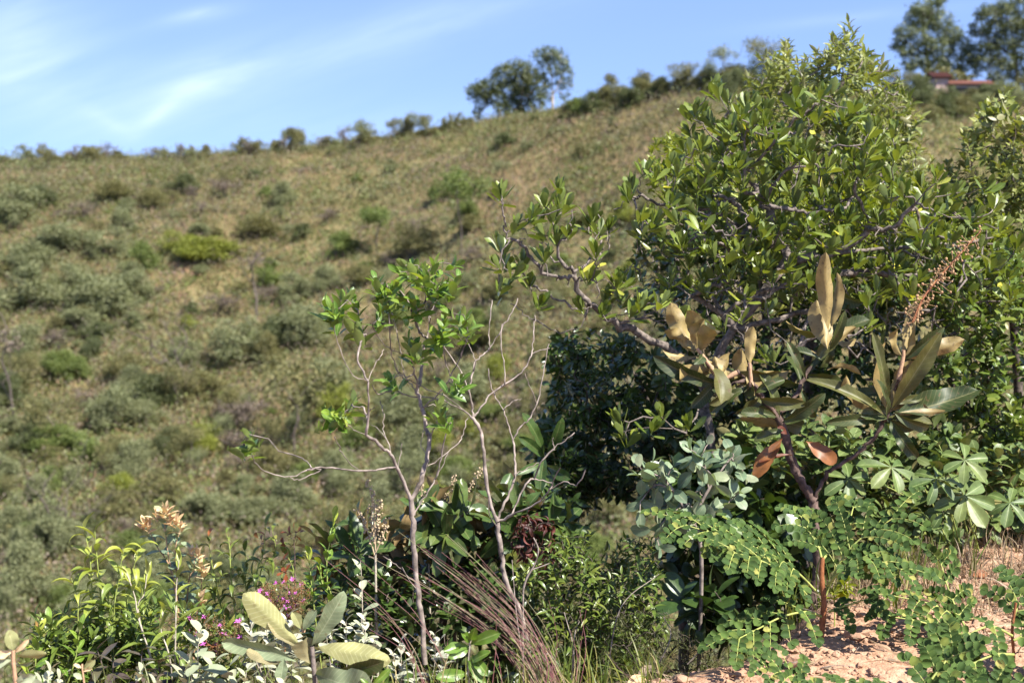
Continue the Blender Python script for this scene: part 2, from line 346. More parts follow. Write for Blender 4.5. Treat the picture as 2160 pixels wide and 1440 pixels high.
M['brownbacked'] = G('brown_backed_leaf', [(0, (.02, .05, .016)), (.6, (.04, .085, .026)), (1, (.09, .14, .04))], (.22, .15, .07), .36, .14, ((.14, .16, .06), .03), .4, veins=.25, spots=.5)
M['leather'] = G('leathery_shiny_leaf', [(0, (.05, .1, .035)), (.6, (.08, .14, .05)), (1, (.12, .18, .07))], (.2, .22, .12), .46, .15, ((.25, .3, .12), .03), .4)
M['redleaf'] = G('reddened_leaf', [(0, (.1, .03, .015)), (.5, (.16, .045, .015)), (1, (.24, .1, .03))], (.2, .1, .04), .5, .25, nscale=22, nz=.6, spots=.9, tcol=(1.3, .8, .4))
M['deadred'] = G('dead_red_leaf', [(0, (.03, .012, .01)), (.6, (.07, .02, .015)), (1, (.15, .05, .03))], (.14, .04, .03), .55, .25, tcol=(1.4, .6, .4))
M['purple'] = G('purple_shiny_leaf', [(0, (.035, .025, .025)), (.6, (.07, .05, .04)), (1, (.1, .09, .045))], (.12, .08, .07), .25, .08, None, .6)
M['coin'] = G('round_leaflet', [(0, (.025, .06, .022)), (.45, (.04, .085, .03)), (.85, (.06, .12, .035)), (.96, (.12, .17, .05)), (1, (.3, .27, .08))], (.085, .125, .05), .65, .22, None, .12, edge=((.13, .19, .05), .46), nscale=30, nz=.35, spots=.3)
M['yellowfelt'] = G('pale_big_leaf', [(0, (.19, .21, .09)), (1, (.27, .265, .12))], (.24, .235, .1), .8, .2, ((.42, .41, .22), .02), .2, nscale=16, nz=.35, veins=.5, spots=.45)
M['bigfelt'] = G('grey_big_leaf', [(0, (.14, .18, .1)), (1, (.2, .235, .13))], (.2, .17, .085), .7, .15, ((.3, .33, .2), .02), .2, nscale=16, nz=.4, veins=.5, spots=.45)
M['blade'] = G('green_blade', [(0, (.05, .1, .02)), (.5, (.1, .16, .03)), (.8, (.17, .2, .06)), (1, (.35, .28, .14))], (.1, .15, .04), .5, .3)
M['straw'] = G('straw_blade', [(0, (.14, .095, .06)), (.5, (.24, .175, .115)), (.85, (.36, .28, .19)), (1, (.16, .18, .06))], (.33, .24, .14), .8, .2, tcol=(1, 1, .8))
M['redstalk'] = G('red_stalk', [(0, (.16, .05, .055)), (.4, (.2, .09, .08)), (.7, (.15, .15, .06)), (1, (.34, .25, .16))], (.25, .08, .07), .6, .1, tcol=(1, 1, 1))
M['needle'] = G('needle_leaf', [(0, (.03, .05, .015)), (.6, (.06, .085, .025)), (1, (.12, .12, .05))], (.05, .07, .02), .6, .2)
M['pink'] = G('pink_petal', [(0, (.45, .08, .35)), (1, (.7, .2, .58))], (.5, .12, .42), .6, .35, tcol=(1, 1, 1))
M['ferntiny'] = G('tiny_shrublet_leaf', [(0, (.09, .1, .03)), (.5, (.17, .13, .05)), (.8, (.24, .14, .09)), (1, (.4, .2, .2))], (.14, .12, .05), .6, .25)
M['dryflower'] = plainmat('dry_flower_bud', (.42, .32, .2), .9)
M['rustfelt'] = plainmat('rusty_felt_shoot', (.4, .25, .15), .95)
M['bark_grey'] = barkmat('grey_bark', (.05, .042, .035), (.22, .18, .155), 50)
M['bark_pale'] = barkmat('pale_twig_bark', (.07, .055, .045), (.33, .27, .23), 28)
M['bark_dark'] = barkmat('dark_bark', (.035, .028, .022), (.12, .095, .075), 40)
M['bark_red'] = barkmat('red_brown_bark', (.03, .02, .016), (.15, .1, .08), 45)
M['bark_redstem'] = barkmat('cinnamon_stem', (.17, .06, .025), (.3, .12, .05), 50, .6)
M['stem_green'] = barkmat('yellow_green_stem', (.16, .2, .05), (.3, .34, .09), 50, .6)
M['stem_yellow'] = barkmat('yellow_rachis', (.2, .24, .06), (.34, .36, .1), 50, .55)
M['stem_grey'] = barkmat('felted_stem', (.3, .26, .2), (.46, .4, .32), 50, .9)
M['clay'] = groundmat('clay_soil', [([(.3, (.2, .105, .06)), (.5, (.35, .205, .125)), (.7, (.47, .3, .19))], 2.2, 0), ([(.3, (.12, .06, .035)), (.5, (.37, .22, .14)), (.72, (.56, .39, .27))], 26, .6)], 70, .9, .012)
M['stone'] = groundmat('clay_stone', [([(.3, (.24, .125, .075)), (.7, (.42, .26, .17))], 9, 0), ([(.3, (.18, .1, .065)), (.7, (.48, .33, .23))], 60, .4)], 120, .5, .004)
M['hill'] = groundmat('hillside_soil', [([(.32, (.09, .1, .035)), (.46, (.15, .14, .06)), (.6, (.25, .19, .09)), (.75, (.34, .23, .13))], .07, 0), ([(.35, (.06, .07, .025)), (.5, (.17, .135, .06)), (.68, (.28, .2, .1))], 1.3, .55), ([(.3, (.05, .05, .02)), (.7, (.3, .22, .12))], 6, .3)], 3, .8, .25)
M['barepath'] = groundmat('bare_earth', [([(.3, (.36, .2, .12)), (.7, (.5, .32, .2))], 1.5, 0)], 4, .6, .1)
# far foliage, shared by the hillside plants
M['far_grey'] = G('grey_green_crown', [(0, (.08, .092, .042)), (.5, (.155, .168, .078)), (1, (.26, .265, .135))], (.16, .175, .085), .6, .22, None, .3, nscale=.9, nz=.2)  # foliage tones; low end darkened to paint in shadowed spots of the scrub
M['far_olive'] = G('olive_crown', [(0, (.065, .068, .024)), (.5, (.135, .128, .048)), (1, (.23, .2, .08))], (.12, .125, .05), .6, .22, None, .3, nscale=.9, nz=.25)  # olive tones, dark end likewise lowered as painted shade among the scrub
M['far_green'] = G('green_crown', [(0, (.06, .088, .024)), (.5, (.12, .155, .04)), (1, (.22, .25, .07))], (.1, .14, .04), .55, .3, None, .3, nscale=.9, nz=.25)
M['far_lime'] = G('yellow_green_crown', [(0, (.11, .135, .02)), (.5, (.18, .2, .03)), (1, (.26, .27, .05))], (.17, .19, .05), .6, .3, None, .3, nscale=.9, nz=.2)
M['far_brown'] = G('brown_twiggy_crown', [(0, (.09, .07, .055)), (.5, (.17, .135, .11)), (1, (.26, .2, .15))], (.13, .1, .07), .8, .15, None, .2, nscale=.9, nz=.2, tcol=(1, 1, .8))
M['far_dark'] = G('dark_tree_crown', [(0, (.045, .055, .022)), (.5, (.08, .095, .036)), (1, (.14, .15, .055))], (.07, .09, .035), .55, .22, None, .35, nscale=.7, nz=.25)
M['far_euc'] = G('gum_tree_crown', [(0, (.06, .075, .035)), (.5, (.1, .12, .055)), (1, (.17, .185, .08))], (.1, .125, .06), .5, .28, None, .4, nscale=.7, nz=.2)
M['far_grass'] = G('hillside_grass', [(0, (.12, .11, .042)), (.22, (.22, .17, .075)), (.45, (.32, .22, .12)), (.62, (.33, .195, .14)), (.8, (.4, .26, .18)), (1, (.48, .35, .225))], (.22, .18, .08), .8, .25, None, .2, nscale=.12, nz=.4, tcol=(1, 1, .7))
M['far_bark'] = barkmat('far_tree_bark', (.045, .035, .03), (.15, .12, .1), 6)
M['far_bark_pale'] = barkmat('gum_bark', (.2, .16, .13), (.42, .36, .3), 2)

# ------------------------------------------------------------------ terrain
RPX = [-900, 0, 340, 600, 720, 900, 1000, 1200, 1400, 1500, 1700, 2000, 2160, 3000]
RPY = [360, 342, 338, 318, 305, 285, 264, 232, 196, 188, 190, 208, 208, 215]
RYY = [150, 150, 150, 150, 148, 143, 140, 130, 120, 117, 116, 122, 126, 130]
Y0 = 50.0; PYB = 1480.0
def hill_z(x, y, rough=True):
    x = np.asarray(x, float); y = np.asarray(y, float)
    yy = np.maximum(y, 5); px = 1080 + x / yy * FPX
    pr = np.interp(px, RPX, RPY); yr = np.interp(px, RPX, RYY)
    def zt(py, Y):
        dy = (720 - py) / FPX; return CAMZ + (-SP + dy * CP) / (CP + dy * SP) * Y
    s = np.clip((yy - Y0) / (yr - Y0), 0, 1); s2 = 1 - (1 - s) ** 1.6
    z = zt(PYB + (pr - PYB) * s2, np.clip(yy, Y0, None))
    z = np.where(yy > yr, zt(pr, yr) - .10 * (yy - yr) - .0002 * (yy - yr) ** 2, z)
    z0 = zt(PYB, Y0)
    z = np.where(yy < Y0, z0 - .4 + .4 * np.clip((yy - 42) / 8, 0, 1), z)
    if rough:
        a = np.clip((yy - 45) / 15, 0, 1) * np.where(yy > yr, .5, 1) * np.clip((1.15 - s2) * 2, .25, 1)
        z = z + a * (1.3 * fbm(x / 22, y / 22, 3, 5) + .5 * fbm(x / 5, y / 5, 3, 9))
    return z
def hill_pt(px, py):
    """where the sight line through a pixel meets the smooth slope"""
    px = float(px); pr = float(np.interp(px, RPX, RPY)); yr = float(np.interp(px, RPX, RYY))
    s2 = min(max((py - PYB) / (pr - PYB), 0), 1); s = 1 - (1 - s2) ** (1 / 1.6); Y = Y0 + s * (yr - Y0)
    Y = min(Y, yr)
    x = (px - 1080) / FPX * Y; return np.array([x, Y, float(hill_z(x, Y))])
EX = [-9, -2, -.3, .25, .6, .85, 1.2, 1.9, 2.3, 6]; EY = [4.4, 4.3, 4.3, 4.3, 4.42, 4.62, 5.15, 5.85, 6.35, 8.2]
def near_z(x, y):
    x = np.asarray(x, float); y = np.asarray(y, float)
    ye = np.interp(x, EX, EY) + .16 * fbm(x * 2.1, y * .7, 3, 3)
    base = .02 + .11 * np.clip((x + .6) / 1.6, 0, 1) + .03 * fbm(x * 1.3, y * 1.3, 3, 1) + .035 * fbm(x * 5, y * 5, 3, 2)
    base = base + .10 * np.clip((x - 1.6) / 1.0, 0, 1) * np.clip((y - 5.3) / 1.0, 0, 1)
    d = np.maximum(y - ye, 0)
    return base - .62 * (np.sqrt(d * d + .02) - .1414) * (1 + .05 * fbm(x, y, 3, 8))
def sheet(name, xs, ys, zf, mat, label):
    X, Yg = np.meshgrid(xs, ys, indexing='ij'); V = np.stack([X, Yg, zf(X, Yg)], -1); mb = MB()
    mb.add(V.reshape(-1, 3), grid_faces(len(xs), len(ys))[:, ::-1]); o = mb.build(name, mat); return tag(o, label, None, None, 'structure')
sheet('ground', np.linspace(-7, 7, 420), np.concatenate([np.linspace(-6, 3, 60)[:-1], np.linspace(3, 7, 260)[:-1], np.linspace(7, 11, 60)]),
      lambda x, y: near_z(x, y) + .018 * fbm(x * 14, y * 14, 3, 4) * np.clip((y - 2.5) * 2, 0, 1) + .014 * np.clip(fbm(x * 38, y * 38, 2, 21), 0, 1), M['clay'], 'pinkish clay bank with loose stones falling away behind the bushes')
us = np.linspace(-1.4, 1.4, 560); Ys = np.concatenate([np.linspace(9, 50, 40)[:-1], np.linspace(50, 160, 330)[:-1], np.linspace(160, 1200, 60)])
U, YY = np.meshgrid(us, Ys, indexing='ij'); XX = U * YY
def far_z(x, y):
    h = hill_z(x, y); n = near_z(np.clip(x, -6, 6), y) - .25
    return np.maximum(h, n)
mb = MB(); mb.add(np.stack([XX, YY, far_z(XX, YY)], -1).reshape(-1, 3), grid_faces(len(us), len(Ys))[:, ::-1])
tag(mb.build('hillside', M['hill']), 'far hillside of dry grass rising to a ridge', None, None, 'structure')
def patch(name, px, py, w, h, mat, label, ang=0, seed=0):
    c = hill_pt(px, py); wx = w / FPX * c[1]; hy = h / FPX * c[1] * 3.2
    u = np.linspace(0, 1, 9); a = np.linspace(0, 2 * math.pi, 40); A_, U_ = np.meshgrid(a, u, indexing='ij')
    rr = 1 + .45 * fbm(np.cos(A_) * 1.7 + seed, np.sin(A_) * 1.7, 3, 40 + seed)
    x = U_ * np.cos(A_) * wx / 2 * rr; y = U_ * np.sin(A_) * hy / 2 * rr
    X = c[0] + x * math.cos(ang) - y * math.sin(ang); Yv = c[1] + x * math.sin(ang) + y * math.cos(ang); Z = hill_z(X, Yv) + .1 + .15 * (1 - U_)
    m2 = MB(); m2.add(np.stack([X, Yv, Z], -1).reshape(-1, 3), grid_faces(40, 9)); tag(m2.build(name, mat), label, None, None, 'structure')
patch('path', 400, 562, 130, 13, M['barepath'], 'bare pinkish earth track on the far slope below the yellow shrubs', -.6)
patch('path', 205, 505, 110, 22, M['barepath'], 'bare pinkish earth scar between grey shrubs on the far slope', -.9, 3)
patch('path', 20, 452, 60, 9, M['barepath'], 'small bare earth patch high on the left slope', 0, 7)

# ------------------------------------------------------------------ hillside vegetation
LT1 = [leaf_t(.6, .6, .55, nl=2, nw=2, fold=0, curl=c) for c in (.3, .9, -.3)]
LTL = [leaf_t(.6, .9, .28, nl=2, nw=2, fold=0, curl=c) for c in (.3, .8, 1.2)]
def crown(mb, lumps, dens, ls, rs, T=LT1, shell=.55):
    """leaf clumps through the volume of each lump (centre, radii)"""
    for (c, r) in lumps:
        c = np.asarray(c, float); r = np.asarray(r, float)
        area = (r[0] * r[1] + r[0] * r[2] + r[1] * r[2]) * 4.2; n = max(12, int(area * dens))
        k = max(6, n // 14); cd = unit(rs.normal(0, 1, (k, 3))); cr = rs.uniform(shell, 1, k) ** .6
        cc = c + cd * cr[:, None] * r
        idx = rs.randint(0, k, n); q = cc[idx] + rs.normal(0, 1, (n, 3)) * (.16 * r.mean() + .03)
        out = unit((q - c) / r); d = unit(out + rs.normal(0, .7, (n, 3)) + np.array([0, 0, .1])); nr = out + rs.normal(0, .45, (n, 3)) + np.array([0, 0, .35])
        rn = np.clip(rs.rand(k)[idx] * .65 + rs.rand(n) * .35, 0, 1)
        place(mb, q, d, nr, ls * rs.uniform(.6, 1.3, n), T, rs, rn)
def bush_mesh(kind, seed):
    """one hillside bush of unit width and height, built at the origin: crown mesh and stem mesh"""
    rs = np.random.RandomState(seed); cm = MB(); sm = MB(); lumps = []
    if kind in ('round', 'dense'):
        for i in range(rs.randint(6, 11)):
            a = rs.uniform(0, 6.28); rr = rs.uniform(.05, .36); z = rs.uniform(.25, .78)
            q = rs.uniform(.1, .22); lumps.append(((rr * math.cos(a), rr * math.sin(a), z), (q, q, q * .85)))
    elif kind == 'twiggy':
        for i in range(9):
            a = rs.uniform(0, 6.28); rr = rs.uniform(.1, .4); q = rs.uniform(.08, .14); lumps.append(((rr * math.cos(a), rr * math.sin(a), rs.uniform(.35, .9)), (q, q, q)))
    elif kind == 'flat':
        for i in range(9):
            a = rs.uniform(0, 6.28); rr = rs.uniform(.05, .4); lumps.append(((rr * math.cos(a), rr * math.sin(a), rs.uniform(.78, .95) - rr * .25), (rs.uniform(.12, .2), rs.uniform(.12, .2), .05)))
    elif kind == 'gnarled':
        for i in range(8):
            a = rs.uniform(0, 6.28); rr = rs.uniform(.1, .4); q = rs.uniform(.09, .17); lumps.append(((rr * math.cos(a), rr * math.sin(a), rs.uniform(.5, .93)), (q, q, q * .7)))
    dens = {'round': 2300, 'dense': 2500, 'twiggy': 900, 'flat': 1900, 'gnarled': 1500}[kind]
    if kind in ('round', 'dense'):
        for i in range(7):
            a = rs.uniform(0, 6.28); rr = rs.uniform(.25, .48); q = rs.uniform(.06, .13); lumps.append(((rr * math.cos(a), rr * math.sin(a), rs.uniform(.12, .62)), (q, q, q)))
        for i in range(4):
            a = rs.uniform(0, 6.28); rr = rs.uniform(0, .25); q = rs.uniform(.06, .11); lumps.append(((rr * math.cos(a), rr * math.sin(a), rs.uniform(.75, .97)), (q, q, q)))
    crown(cm, lumps, dens, .042 if kind in ('round', 'dense') else .04, rs)
    h0 = {'round': .12, 'dense': .1, 'twiggy': .12, 'flat': .5, 'gnarled': .35}[kind]
    sk = Skel(rs); sk.limb([(0, 0, -.12), (rs.uniform(-.03, .03), rs.uniform(-.03, .03), h0 * .6), (rs.uniform(-.05, .05), 0, h0)], 3)
    for c, r in lumps: sk.tip(np.array(c) + rs.normal(0, .02, 3), up=.3, jit=.05)
    if kind == 'twiggy':
        for i in range(60):
            a = rs.uniform(0, 6.28); rr = rs.uniform(.05, .5); sk.tip((rr * math.cos(a), rr * math.sin(a), rs.uniform(.3, 1)), jit=.05)
    sk.mesh(sm, .0045 if kind == 'twiggy' else .006, .5, .03, 5)
    return cm, sm
BUSH = {}
def get_bush(kind, var, mat, bark):
    key = (kind, var, mat)
    if key not in BUSH:
        cm, sm = bush_mesh(kind, 100 + var * 7 + len(kind))
        a = cm.build('crown', M[mat]); b = sm.build('trunk' if kind in ('flat', 'gnarled') else 'stem', M[bark])
        BUSH[key] = (a.data, b.data); bpy.data.objects.remove(a); bpy.data.objects.remove(b)
    return BUSH[key]
LAND = []   # landmarks for wording: (px, py, phrase)
HB = []     # every hillside bush: dict
RSH = np.random.RandomState(77)
KIND = {'g': ('round', 'far_grey', 'rounded_shrub', 'rounded grey-green shrub'), 'o': ('round', 'far_olive', 'rounded_shrub', 'rounded olive shrub'), 'b': ('dense', 'far_green', 'leafy_shrub', 'bright green shrub'),
        'y': ('round', 'far_lime', 'leafy_shrub', 'yellow-green shrub'), 'p': ('twiggy', 'far_brown', 'twiggy_shrub', 'brownish twiggy shrub'), 'd': ('dense', 'far_dark', 'leafy_shrub', 'dark green dense shrub'),
        'f': ('flat', 'far_green', 'flat_topped_tree', 'slender flat-topped tree'), 'k': ('gnarled', 'far_olive', 'gnarled_tree', 'crooked tufted tree'), 'h': ('gnarled', 'far_grey', 'gnarled_tree', 'crooked greyish tree')}
def hill_bush(px, py, w, h, kind, label=None, land=None, z0=0):
    c = hill_pt(px, py); s = c[1] / FPX
    if py < np.interp(px, RPX, RPY) + 3: c[2] -= .25
    HB.append(dict(px=px, py=py, w=w, h=h, kind=kind, label=label, c=c, sx=w * s, sz=h * s))
    if land: LAND.append((px, py - h * .5, land))

# traced from the photograph: foot pixel x, y, width, height, kind
for q in [(30, 480, 110, 80, 'g'), (88, 445, 60, 48, 'd'), (60, 575, 95, 62, 'g'), (125, 535, 120, 60, 'g'), (232, 545, 90, 62, 'g'), (305, 572, 72, 62, 'b'), (150, 625, 100, 72, 'g'),
          (60, 650, 130, 84, 'g'), (225, 655, 130, 84, 'g'), (285, 632, 84, 66, 'g'), (50, 735, 100, 66, 'g'), (160, 700, 90, 55, 'g'), (540, 500, 90, 50, 'o'), (598, 438, 52, 48, 'g'), (392, 408, 60, 36, 'd'),
          (180, 470, 70, 40, 'p'), (240, 430, 80, 45, 'o'), (330, 440, 60, 40, 'o'), (480, 420, 70, 40, 'p'), (690, 470, 60, 30, 'p'), (870, 545, 92, 72, 'o'), (1062, 318, 52, 34, 'd'), (1115, 322, 34, 22, 'g'), (1225, 330, 40, 26, 'o'), (640, 500, 60, 28, 'd'),
          (622, 630, 80, 60, 'g'), (690, 610, 60, 50, 'g'), (570, 600, 60, 40, 'b'), (645, 715, 110, 84, 'g'), (590, 720, 70, 70, 'd'), (700, 840, 130, 90, 'g'), (505, 765, 130, 90, 'g'), (560, 640, 60, 45, 'p'),
          (235, 905, 110, 95, 'g'), (260, 800, 90, 50, 'o'), (315, 850, 90, 70, 'd'), (430, 830, 100, 55, 'o'), (500, 900, 120, 70, 'p'), (45, 960, 80, 55, 'd'), (610, 1090, 100, 84, 'g'), (420, 1110, 110, 70, 'g'), (330, 1080, 100, 70, 'o'),
          (40, 1290, 120, 130, 'g'), (820, 1045, 92, 94, 'g'), (560, 1010, 80, 60, 'o'), (885, 970, 100, 84, 'g'), (835, 895, 110, 90, 'g'), (985, 845, 90, 90, 'g'), (1010, 740, 90, 60, 'o'), (760, 940, 80, 55, 'b'),
          (960, 1010, 80, 60, 'b'), (1150, 860, 60, 50, 'p'), (470, 650, 80, 45, 'p'), (700, 690, 60, 45, 'b'), (310, 1240, 100, 80, 'g'), (200, 1240, 90, 70, 'o'), (20, 830, 90, 80, 'o'), (120, 790, 80, 55, 'b'), (180, 990, 80, 50, 'b'),
          (1060, 620, 70, 50, 'o'), (1000, 560, 60, 40, 'p'), (1180, 560, 50, 34, 'b'), (1240, 480, 60, 30, 'o'), (760, 600, 70, 45, 'o'), (820, 560, 60, 36, 'p'), (930, 640, 70, 50, 'b'), (1250, 1190, 90, 60, 'b'), (1290, 1100, 80, 50, 'o'), (1100, 960, 70, 50, 'b'),
          (700, 1010, 80, 60, 'g'), (500, 1010, 70, 46, 'p'), (380, 960, 80, 60, 'o'), (300, 980, 60, 50, 'g')]:
    hill_bush(*q)
hill_bush(430, 545, 130, 52, 'y', 'broad yellow-green shrub above the bare earth track', 'the broad yellow shrub')
hill_bush(378, 535, 80, 48, 'y', 'smaller yellow-green shrub left of the broad yellow one')
hill_bush(120, 960, 130, 62, 'b', 'bright green shrub under the thin tree on the lower left slope')
hill_bush(240, 1062, 72, 46, 'y', 'yellow-green round shrub low on the left slope')
hill_bush(620, 960, 175, 215, 'k', 'spreading crooked tree with yellow-green tufts above the leafy sapling tip', 'the spreading yellow-tufted tree')
hill_bush(112, 950, 110, 110, 'k', 'thin tree with a small green crown over the bright green shrub', 'the thin tree on the lower left')
hill_bush(970, 535, 110, 165, 'f', 'slender flat-topped tree with vivid green canopy mid slope', 'the vivid flat-topped tree')
hill_bush(795, 530, 90, 95, 'f', 'pale slender flat-topped tree left of the vivid one', 'the pale flat-topped tree')
hill_bush(760, 320, 60, 62, 'h', 'crooked tree with three tufts on the skyline', 'the three-tufted skyline tree')
hill_bush(890, 292, 56, 52, 'h', 'thin crooked tree on the skyline left of the big dark tree', 'the thin skyline tree')
# skyline row
r_ = np.random.RandomState(4)
for px in sorted(r_.uniform(-10, 1000, 86)):
    py = float(np.interp(px, RPX, RPY)) + 2; hh = (10 + 32 * r_.rand() ** 1.6) if px < 600 else (14 + 40 * r_.rand() ** 1.4)
    hill_bush(px + r_.uniform(-8, 8), py + r_.uniform(0, 6), r_.uniform(14, 52), hh, 'khogpppkhoko'[r_.randint(12)])
for (px, w, h, k) in [(1215, 50, 42, 'b'), (1250, 46, 48, 'd'), (1285, 50, 60, 'o'), (1325, 56, 44, 'd'), (1360, 60, 56, 'o'), (1395, 44, 36, 'o'), (1435, 64, 66, 'k'), (1475, 46, 44, 'o'), (1520, 70, 84, 'h'), (1545, 50, 60, 'd'), (1600, 80, 112, 'k'), (1640, 60, 60, 'o'), (1700, 70, 60, 'd'), (1880, 70, 60, 'o'), (1930, 60, 60, 'd')]:
    py = float(np.interp(px, RPX, RPY)) + 8; hill_bush(px, py + (14 if k in 'db' else 0), w, h, k)
for q in [(1996, 226, 52, 40, 'd'), (2036, 224, 40, 34, 'o'), (2078, 226, 54, 44, 'd'), (2056, 222, 30, 26, 'o'), (1215, 245, 60, 34, 'o'), (1270, 226, 60, 36, 'd'), (1310, 222, 60, 40, 'o'), (1350, 212, 60, 44, 'b'), (1390, 206, 60, 40, 'd'), (1440, 200, 66, 46, 'o'), (1490, 196, 60, 50, 'd'), (1545, 196, 70, 56, 'o'), (1590, 196, 60, 60, 'd'), (1985, 250, 60, 44, 'd'), (2020, 252, 60, 40, 'o'), (2065, 240, 60, 40, 'g'), (2110, 235, 70, 55, 'g'), (2150, 230, 60, 60, 'o'), (1960, 262, 46, 34, 'o')]: hill_bush(*q)
# the rest of the countable bushes, by a density that follows the photograph
cnt = 0; tries = 0
while cnt < 290 and tries < 20000:
    tries += 1
    px = RSH.uniform(-60, 1420); t = RSH.rand(); pr = float(np.interp(px, RPX, RPY)); py = pr + 10 + t * (1340 - pr)
    if px > 1200 and py > 700: continue
    dn = .25 + .75 * np.clip((py - 450) / 400, 0, 1) + (.5 if px < 330 else 0) + (.3 if py < pr + 110 and px < 700 else 0)
    if RSH.rand() > dn: continue
    sc_ = np.interp(py, [300, 600, 1300], [34, 58, 105]) * RSH.uniform(.4, 1.15)
    if px < 500 or py > 750: fo = .6
    else: fo = 1.
    if any(abs(b['px'] - px) < (b['w'] + sc_) * .3 * fo and abs(b['py'] - py) < (b['h'] + sc_) * .2 * fo for b in HB): continue
    k = RSH.choice(list('goboypdgkh' if px > 350 else 'ggobgpdgkg')); hill_bush(px, py, sc_, sc_ * RSH.uniform(.5, 1.0) * (1.5 if k in 'kh' else 1), k); cnt += 1

def rev_label(b):
    base = KIND[b['kind']][3]; w_ = b['w']; med = np.interp(b['py'], [300, 600, 1300], [44, 70, 105])
    size = 'large' if w_ > med * 1.15 else ('small' if w_ < med * .62 else '')
    return base
LAND += [(1080, 190, 'the big dark ridge tree'), (1165, 170, 'the pale airy ridge tree'), (400, 560, 'the bare earth track'), (370, 770, 'the leaning bare tree'), (540, 620, 'the upright bare tree'), (115, 1090, 'the bare tree at lower left'), (1950, 90, 'the tallest gum tree'), (2020, 195, 'the red-roofed house'), (60, 590, 'the thick grey scrub at left')]
used = {}
for b in sorted(HB, key=lambda q: -q['w']):
    kd, mat, nm, _ = KIND[b['kind']]
    if b['label'] is None:
        best = None
        for (lx, ly, ph) in LAND:
            dd = math.hypot(b['px'] - lx, (b['py'] - b['h'] / 2 - ly) * 1.2)
            if best is None or dd < best[0]: best = (dd, lx, ly, ph)
        dx = b['px'] - best[1]; dy = b['py'] - b['h'] / 2 - best[2]; far = 'close ' if best[0] < 90 else ('' if best[0] < 200 else 'well ')
        if abs(dx) < abs(dy) * .4: rel = 'above' if dy < 0 else 'below'
        elif abs(dy) < abs(dx) * .4: rel = 'left of' if dx < 0 else 'right of'
        else: rel = ('above' if dy < 0 else 'below') + (' and left of' if dx < 0 else ' and right of')
        lb = rev_label(b) + ' ' + far + rel + ' ' + best[3]
        b['key'] = lb
        if lb in used:
            used[lb] += 1; k = used[lb]
            o_ = ['second ', 'third ', 'fourth ', 'fifth ', 'sixth ', 'seventh ', 'eighth ', 'ninth ', 'tenth ', 'eleventh ', 'twelfth ', 'thirteenth '][min(k - 2, 11)]
            lb = o_ + 'largest ' + lb
            lb = lb.replace('close ', 'near ').replace(' half-bare', '')
        else: used[lb] = 1
        b['label'] = lb if len(lb.split()) <= 16 else lb.replace('the spreading yellow-tufted tree', 'the yellow-tufted tree').replace('small ', '')
    b.setdefault('key', b['label'])
    b['kd3'] = (kd, mat, nm)
for b in sorted(HB, key=lambda q: -q['w']):
    kd, mat, nm = b['kd3']
    if used.get(b['key'], 0) > 1 and b['label'] == b['key']: b['label'] = 'largest ' + b['key']
    b['label'] = b['label'] if len(b['label'].split()) <= 16 else b['label'].replace('the yellow-tufted tree', 'the tufted tree').replace('the spreading yellow-tufted tree', 'the tufted tree')
    if len(b['label'].split()) > 16: b['label'] = b['label'].replace('well ', '').replace('rounded ', '')
    grp = {'tree': 'small trees scattered over the far hillside'}.get(nm.split('_')[-1], 'shrubs scattered over the far hillside')
    e = empty(nm, b['c'], b['label'], 'tree' if 'tree' in nm else 'shrub', grp)
    ri = np.random.RandomState(int(b['px'] * 7 + b['py']) % 99991)
    cmsh, smsh = get_bush(kd, ri.randint(4 if kd in ('flat', 'twiggy') else 8), mat, 'far_bark')
    e.rotation_euler = (0, 0, ri.uniform(0, 6.28)); e.scale = (b['sx'] * 1.15, b['sx'] * 1.15, b['sz'] * 1.08)
    for nmx, msh in (('crown', cmsh), ('trunk' if kd in ('flat', 'gnarled') else 'stem', smsh)):
        o = bpy.data.objects.new(nmx, msh); C.objects.link(o); o.parent = e

# bare trees on the slope, limbs traced
def far_tree(name, Y, limbs, lumps, mat, bark, label, cat='tree', group=None, dens=26, ls=.2, T=LT1, extra=0, rt=.03, seed=1, rmax=.25, shell=.55, lsc=.8):
    rs = np.random.RandomState(seed)
    L3 = [[P(x, y, Y + (rs.uniform(-.3, .3) if j else 0)) for j, (x, y) in enumerate(l)] for l in limbs]
    b = L3[0][0].copy(); e = empty(name, b, label, cat, group)
    sk = Skel(rs); L3[0] = [L3[0][0] - np.array([0, 0, .5])] + L3[0]
    for l in L3: sk.limb(l, 3, .02)
    s = Y / FPX; lw = []
    for (x, y, rx, ry) in lumps:
        rx *= lsc; ry *= lsc
        c = P(x, y, Y + rs.uniform(-.6, .6) * rx * s); lw.append((c, (rx * s, rx * s * .95, ry * s)))
        for k in range(2): sk.tip(c + rs.normal(0, .3, 3) * np.array([rx, rx, ry]) * s, jit=.04)
    for k in range(extra):
        i = rs.randint(len(sk.p) // 3, len(sk.p)); sk.tip(sk.p[i] + rs.normal(0, 1, 3) * np.array([.7, .7, .5]) + np.array([0, 0, .5]), jit=.05)
    tm = MB(); sk.mesh(tm, rt, .5, rmax, 6); tm.build('trunk', M[bark], e)
    if lw:
        cm = MB(); crown(cm, lw, dens, ls, rs, T, shell); cm.build('crown', M[mat], e)
    return e
hd = lambda px, py: float(hill_pt(px, py)[1])
far_tree('bare_tree', hd(395, 835), [[(395, 835), (388, 790), (375, 760), (368, 735)], [(385, 790), (350, 760), (320, 725), (300, 700)], [(372, 745), (360, 715), (350, 690)], [(375, 760), (395, 720), (385, 690)], [(350, 760), (335, 765), (315, 745)]], [], None, 'far_bark', 'leaning bare tree with forked dark limbs on the mid left slope', extra=60, rt=.014, seed=3)
